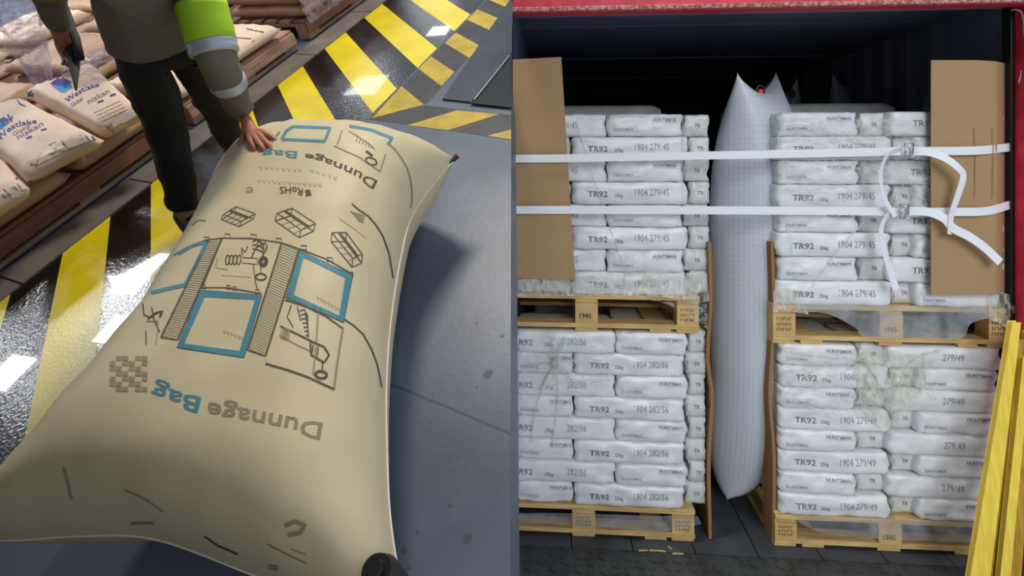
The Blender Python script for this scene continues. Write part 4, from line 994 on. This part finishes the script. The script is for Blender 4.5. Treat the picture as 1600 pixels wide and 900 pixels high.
# ---- straps
def ribbon(m, pts, w, th=.002, tilt=None):
    P = curve_pts([cp(x, y, d) for x, y, d in pts], 10 * (len(pts) - 1)); n = len(P)
    vs = []; fs = []
    for i, p in enumerate(P):
        t_ = (P[min(i + 1, n - 1)] - P[max(i - 1, 0)]).normalized(); nn = Vector((-t_.z, 0, t_.x))
        if nn.length < .1: nn = Vector((0, 0, 1))
        nn.normalize(); k = tilt[0] + (tilt[1] - tilt[0]) * i / (n - 1) if tilt else 0
        nn = (nn * math.cos(k) + Vector((0, 1, 0)) * math.sin(k)) * (w / 2); o = t_.cross(nn).normalized() * th / 2
        vs += [p + nn + o, p - nn + o, p - nn - o, p + nn - o]
    for i in range(n - 1):
        for k in range(4): fs.append((4 * i + k, 4 * i + (k + 1) % 4, 4 * i + 4 + (k + 1) % 4, 4 * i + 4 + k))
    fs += [(0, 1, 2, 3), (4 * n - 1, 4 * n - 2, 4 * n - 3, 4 * n - 4)]; m.add(vs, fs)
def strap(label, main, tails, bx, by):
    t = thing('lashing_strap', label, 'strap', MR @ T(cp(bx, by, -.085)), 'white lashing straps across the load'); b = cp(bx, by, -.085)
    m = MB(); ribbon(m, main, .041); reloc(m, b).build('strap_band', ['strap'], t)
    for tl, w, ti in tails:
        m = MB(); ribbon(m, tl, w, tilt=ti); tag(reloc(m, b).build('loose_tail', ['strap'], t), 'loose dangling end')
    m = MB(); a = b + Vector((0, -.012, 0)); hw, hh = .020, .034
    m.tube([a + Vector(p) for p in ((-hw, 0, -hh), (-hw, 0, hh), (hw, 0, hh), (hw, 0, -hh), (-hw, 0, -hh))], .0035, 8); m.tube([a + Vector((0, -.004, -hh)), a + Vector((0, -.006, hh * .8)), a + Vector((hw, -.004, hh))], .003, 8)
    m.tube([a + Vector((-hw, -.004, -hh * .2)), a + Vector((hw, -.004, -hh * .2))], .003, 8); tag(reloc(m, b).build('buckle', ['wire'], t, smooth=True), 'bent wire buckle')
strap('upper white lashing strap with a wire buckle and long curling tails', [(802, 248, -.062), (900, 247, -.062), (1200, 241, -.05), (1340, 238, -.055), (1410, 236, -.075), (1470, 236, -.075), (1530, 235, -.072), (1578, 230, -.02)],
      [([(1424, 237, -.09), (1450, 238, -.11), (1475, 246, -.13), (1497, 262, -.14), (1505, 276, -.13), (1497, 305, -.12), (1487, 335, -.11), (1484, 366, -.11)], .036, (0, .5)),
       ([(1410, 232, -.09), (1392, 238, -.11), (1380, 255, -.12), (1376, 280, -.12), (1382, 310, -.11), (1399, 338, -.10)], .028, (.9, .3))], 1418, 235)
strap('lower white lashing strap with a wire buckle and a tail trailing down right', [(802, 328, -.062), (900, 328, -.062), (1200, 329, -.05), (1340, 330, -.055), (1410, 331, -.075), (1480, 331, -.075), (1540, 330, -.072), (1578, 320, -.02)],
      [([(1418, 330, -.09), (1450, 331, -.10), (1475, 341, -.11), (1490, 357, -.11), (1515, 370, -.11), (1540, 388, -.11), (1563, 410, -.11)], .042, (0, .2)),
       ([(1405, 330, -.085), (1386, 338, -.09), (1377, 360, -.10), (1381, 390, -.10), (1390, 420, -.09), (1400, 452, -.09)], .036, (.7, .2))], 1411, 330)

# ---- stretch film
def film_patch(m, top, bot, d, nx=40, nz=10, amp=.014, fr=16, mi=0, seed=1.0):
    A_ = curve_pts([cp(x, y, d) for x, y in top], nx); B_ = curve_pts([cp(x, y, d) for x, y in bot], nx); vs = []; fs = []
    for j in range(nz + 1):
        for i in range(nx + 1):
            p = A_[i].lerp(B_[i], j / nz); w = fnz((p.x, 0, p.z), fr, seed) * amp + abs(fnz((p.x * 1.0 + p.z * .7, 0, p.z * .5), fr * 2.2, seed + 4)) * amp
            vs.append(p - Vector((0, abs(w) , 0)))
    for j in range(nz):
        for i in range(nx): k = j * (nx + 1) + i; fs.append((k, k + 1, k + nx + 2, k + nx + 1))
    m.add(vs, fs, mi)
def strands(m, lst, d, r=.004, mi=1):
    for l in lst: m.tube(curve_pts([cp(x, y, d - .002) for x, y in l], 8), [r * (.6 + .6 * random.random()) for _ in range(9)], 5, mi)
def wrap(label, x, y, fn):
    b = cp(x, y, -.03); t = thing('stretch_wrap', label, 'stretch wrap', MR @ T(b), 'clear film around the container loads'); fn(t, b)
def bld(m, b, nm, t): return reloc(m, b).build(nm, ['film', 'film2', 'film3'], t, smooth=True)
def f1(t, b):
    m = MB(); film_patch(m, [(803, 436), (860, 434), (930, 428), (1010, 424), (1104, 428)], [(803, 462), (900, 461), (1000, 462), (1060, 466), (1108, 470)], -.02, 60, 8, .02, 26, 1, 2); bld(m, b, 'bunched_hem', t)
    m = MB(); film_patch(m, [(1010, 468), (1050, 468), (1104, 470)], [(1050, 474), (1058, 482), (1106, 515)], -.012, 16, 8, .01, 20, 0, 5); bld(m, b, 'corner_flap', t)
    m = MB(); strands(m, [[(903, 200), (925, 270), (945, 330), (968, 400), (985, 432)], [(1066, 185), (1067, 240), (1068, 330), (1085, 430)], [(893, 178), (1000, 182), (1066, 184)]], -.006, .0022); bld(m, b, 'film_strand', t)
wrap('clear film bunched along the foot of the upper left sacks', 950, 462, f1)
def f2(t, b):
    m = MB()
    film_patch(m, [(803, 540), (840, 530), (866, 526), (900, 532), (950, 545)], [(803, 618), (850, 612), (880, 600), (920, 612), (960, 622)], -.012, 40, 14, .014, 16, 0, 7); bld(m, b, 'stretched_sheet', t)
    m = MB(); st = []
    for k in range(15):
        a = 2 * PI * k / 15 + random.random(); l = 12 + 34 * random.random(); st.append([(866, 566), (866 + l * .5 * math.cos(a), 566 + l * .5 * math.sin(a)), (866 + l * 1.1 * math.cos(a), 566 + l * math.sin(a) + 3)])
    st += [[(866, 566), (850, 600), (836, 640), (830, 690)], [(868, 566), (872, 610), (868, 660), (862, 700)], [(864, 560), (858, 540), (866, 528)], [(872, 556), (880, 540), (884, 530)]]
    strands(m, st, -.022, .0052); m.tube([cp(866, 560, -.03), cp(866, 566, -.045), cp(868, 574, -.03)], [.014, .022, .014], 10, 1); bld(m, b, 'gathered_knot', t)
    m = MB(); film_patch(m, [(803, 800), (900, 802), (1000, 805), (1090, 806)], [(803, 814), (880, 820), (960, 824), (1030, 830), (1096, 818)], -.012, 40, 6, .010, 6, 2, 3); bld(m, b, 'lower_hem', t)
wrap('clear film gathered in a knot on the lower left sacks', 866, 600, f2)
def f3(t, b):
    m = MB(); film_patch(m, [(1213, 182), (1240, 180), (1330, 186), (1400, 184), (1453, 182)], [(1216, 300), (1280, 318), (1340, 312), (1400, 300), (1453, 316)], -.012, 70, 26, .012, 12, 0, 11); bld(m, b, 'stretched_sheet', t)
    m = MB(); film_patch(m, [(1240, 480), (1290, 474), (1370, 476), (1460, 478), (1545, 480)], [(1241, 488), (1292, 490), (1336, 512), (1350, 526), (1420, 527), (1500, 529), (1516, 506), (1547, 496)], -.02, 50, 10, .010, 5, 2, 9); bld(m, b, 'hanging_hem', t)
    m = MB(); film_patch(m, [(1208, 452), (1225, 448), (1250, 456)], [(1207, 488), (1225, 486), (1262, 490)], -.02, 16, 10, .02, 22, 1, 3); bld(m, b, 'corner_bunch', t); m = MB(); film_patch(m, [(1543, 462), (1560, 456), (1582, 462)], [(1545, 500), (1562, 505), (1580, 520)], -.02, 12, 12, .02, 22, 1, 8); bld(m, b, 'corner_bunch', t)
    m = MB(); strands(m, [[(1222, 190), (1290, 205), (1350, 222), (1405, 246)], [(1288, 196), (1310, 222), (1330, 246)], [(1229, 340), (1238, 380), (1240, 408), (1262, 420)], [(1352, 345), (1310, 392), (1282, 430), (1270, 448)], [(1216, 240), (1245, 262)], [(1340, 240), (1350, 262), (1348, 292)], [(1400, 250), (1425, 290), (1450, 320)], [(1395, 262), (1415, 300), (1424, 330)]], -.026, .003); bld(m, b, 'film_strand', t)
wrap('clear film wrinkled over the upper right sacks and hanging over its pallet', 1380, 478, f3)
def f4(t, b):
    m = MB(); film_patch(m, [(1330, 548), (1380, 545), (1430, 552), (1470, 545)], [(1345, 640), (1375, 668), (1410, 660), (1440, 620)], -.018, 26, 26, .022, 20, 1, 13); bld(m, b, 'bunched_fold', t)
    m = MB(); film_patch(m, [(1218, 556), (1270, 548), (1340, 560)], [(1222, 640), (1280, 660), (1350, 650)], -.012, 26, 18, .012, 14, 0, 4); bld(m, b, 'stretched_sheet', t)
    m = MB(); film_patch(m, [(1245, 812), (1300, 808), (1400, 810), (1530, 816)], [(1246, 815), (1292, 834), (1400, 842), (1532, 848)], -.02, 40, 8, .010, 5, 2, 6); bld(m, b, 'hanging_hem', t)
    m = MB(); strands(m, [[(1222, 548), (1290, 558), (1345, 562), (1370, 590), (1378, 640)], [(1470, 548), (1430, 562), (1405, 600), (1392, 650)], [(1440, 575), (1450, 600), (1462, 625)], [(1240, 620), (1300, 590), (1340, 572)], [(1232, 600), (1300, 566)]], -.034, .004); bld(m, b, 'film_strand', t)
wrap('clear film bunched in a thick fold on the lower right sacks', 1390, 700, f4)

# ---- yellow boards leaning in the right foreground
def board(xb0, xb1, xt0, xt1, yt, db, dt_, th, label, m='ypl'):
    zf = 0; P = []
    yb = 935
    a, b, c, d = cp(xb0, yb, db), cp(xb1, yb, db), cp(xt1, yt, dt_), cp(xt0, yt, dt_)
    for p, q in ((a, d), (b, c)):
        k = (p.z - 0.0) / (p.z - q.z); p.xyz = p.lerp(q, k)
    base = Vector(((a.x + b.x) / 2, db, 0)); mb = MB(); mb.prism([a - base, b - base, c - base, d - base], (0, th, 0))
    tag(mb.build('timber_board', [m], Mx=MR @ T(base), bevel=.004), label, 'board', 'yellow boards leaning by the right post')
board(1512, 1542, 1583, 1594, 505, -.34, -.20, .03, 'bright yellow board leftmost of those leaning by the red post')
board(1543, 1560, 1592, 1600, 532, -.30, -.165, .03, 'ochre board second from left among those leaning by the red post', 'ypl2')
board(1561, 1574, 1600, 1610, 560, -.34, -.20, .03, 'yellow board third from left among those leaning by the red post')
board(1575, 1592, 1606, 1622, 520, -.30, -.165, .03, 'darker ochre board nearest the right edge of the photo', 'ypl2')
# splinters on the floor
for i, (x, y, l, a) in enumerate(((1005, 861, .05, .1), (1022, 861, .05, 0), (1034, 862, .04, -.1), (1059, 866, .06, 0), (1047, 857, .03, -1.0))):
    g = ray(x, y); tt = CAMZ / -g.z; P = CAM + g * tt; loc = MR.inverted() @ P
    m = MB(); m.prism([(-l / 2, -.004, 0), (l / 2, -.002, 0), (l / 2 * .8, .004, 0), (-l / 2 * .7, .005, 0)][::-1], (0, 0, .004))
    tag(m.build('wood_splinter', ['wood'], Mx=MR @ T((loc.x, loc.y, 0.001)) @ Matrix.Rotation(a, 4, 'Z')), 'small pale wood splinter on the floor before the lower left pallet, %s from left' % ('first', 'second', 'third', 'last', 'fourth')[i], 'splinter', 'wood splinters on the container floor')
# cord hanging at the upper right corner
m = MB(); m.tube(curve_pts([cp(1580, 16, -.06), cp(1590, 15, -.08), cp(1598, 24, -.08), cp(1600, 60, -.08), cp(1598, 100, -.07), cp(1592, 130, -.06)], 24), .0035, 6)
b = cp(1590, 15, -.08); tag(reloc(m, b).build('cord', ['strap'], Mx=MR @ T(b), smooth=True), 'thin pale cord hanging in the upper right container corner', 'cord')
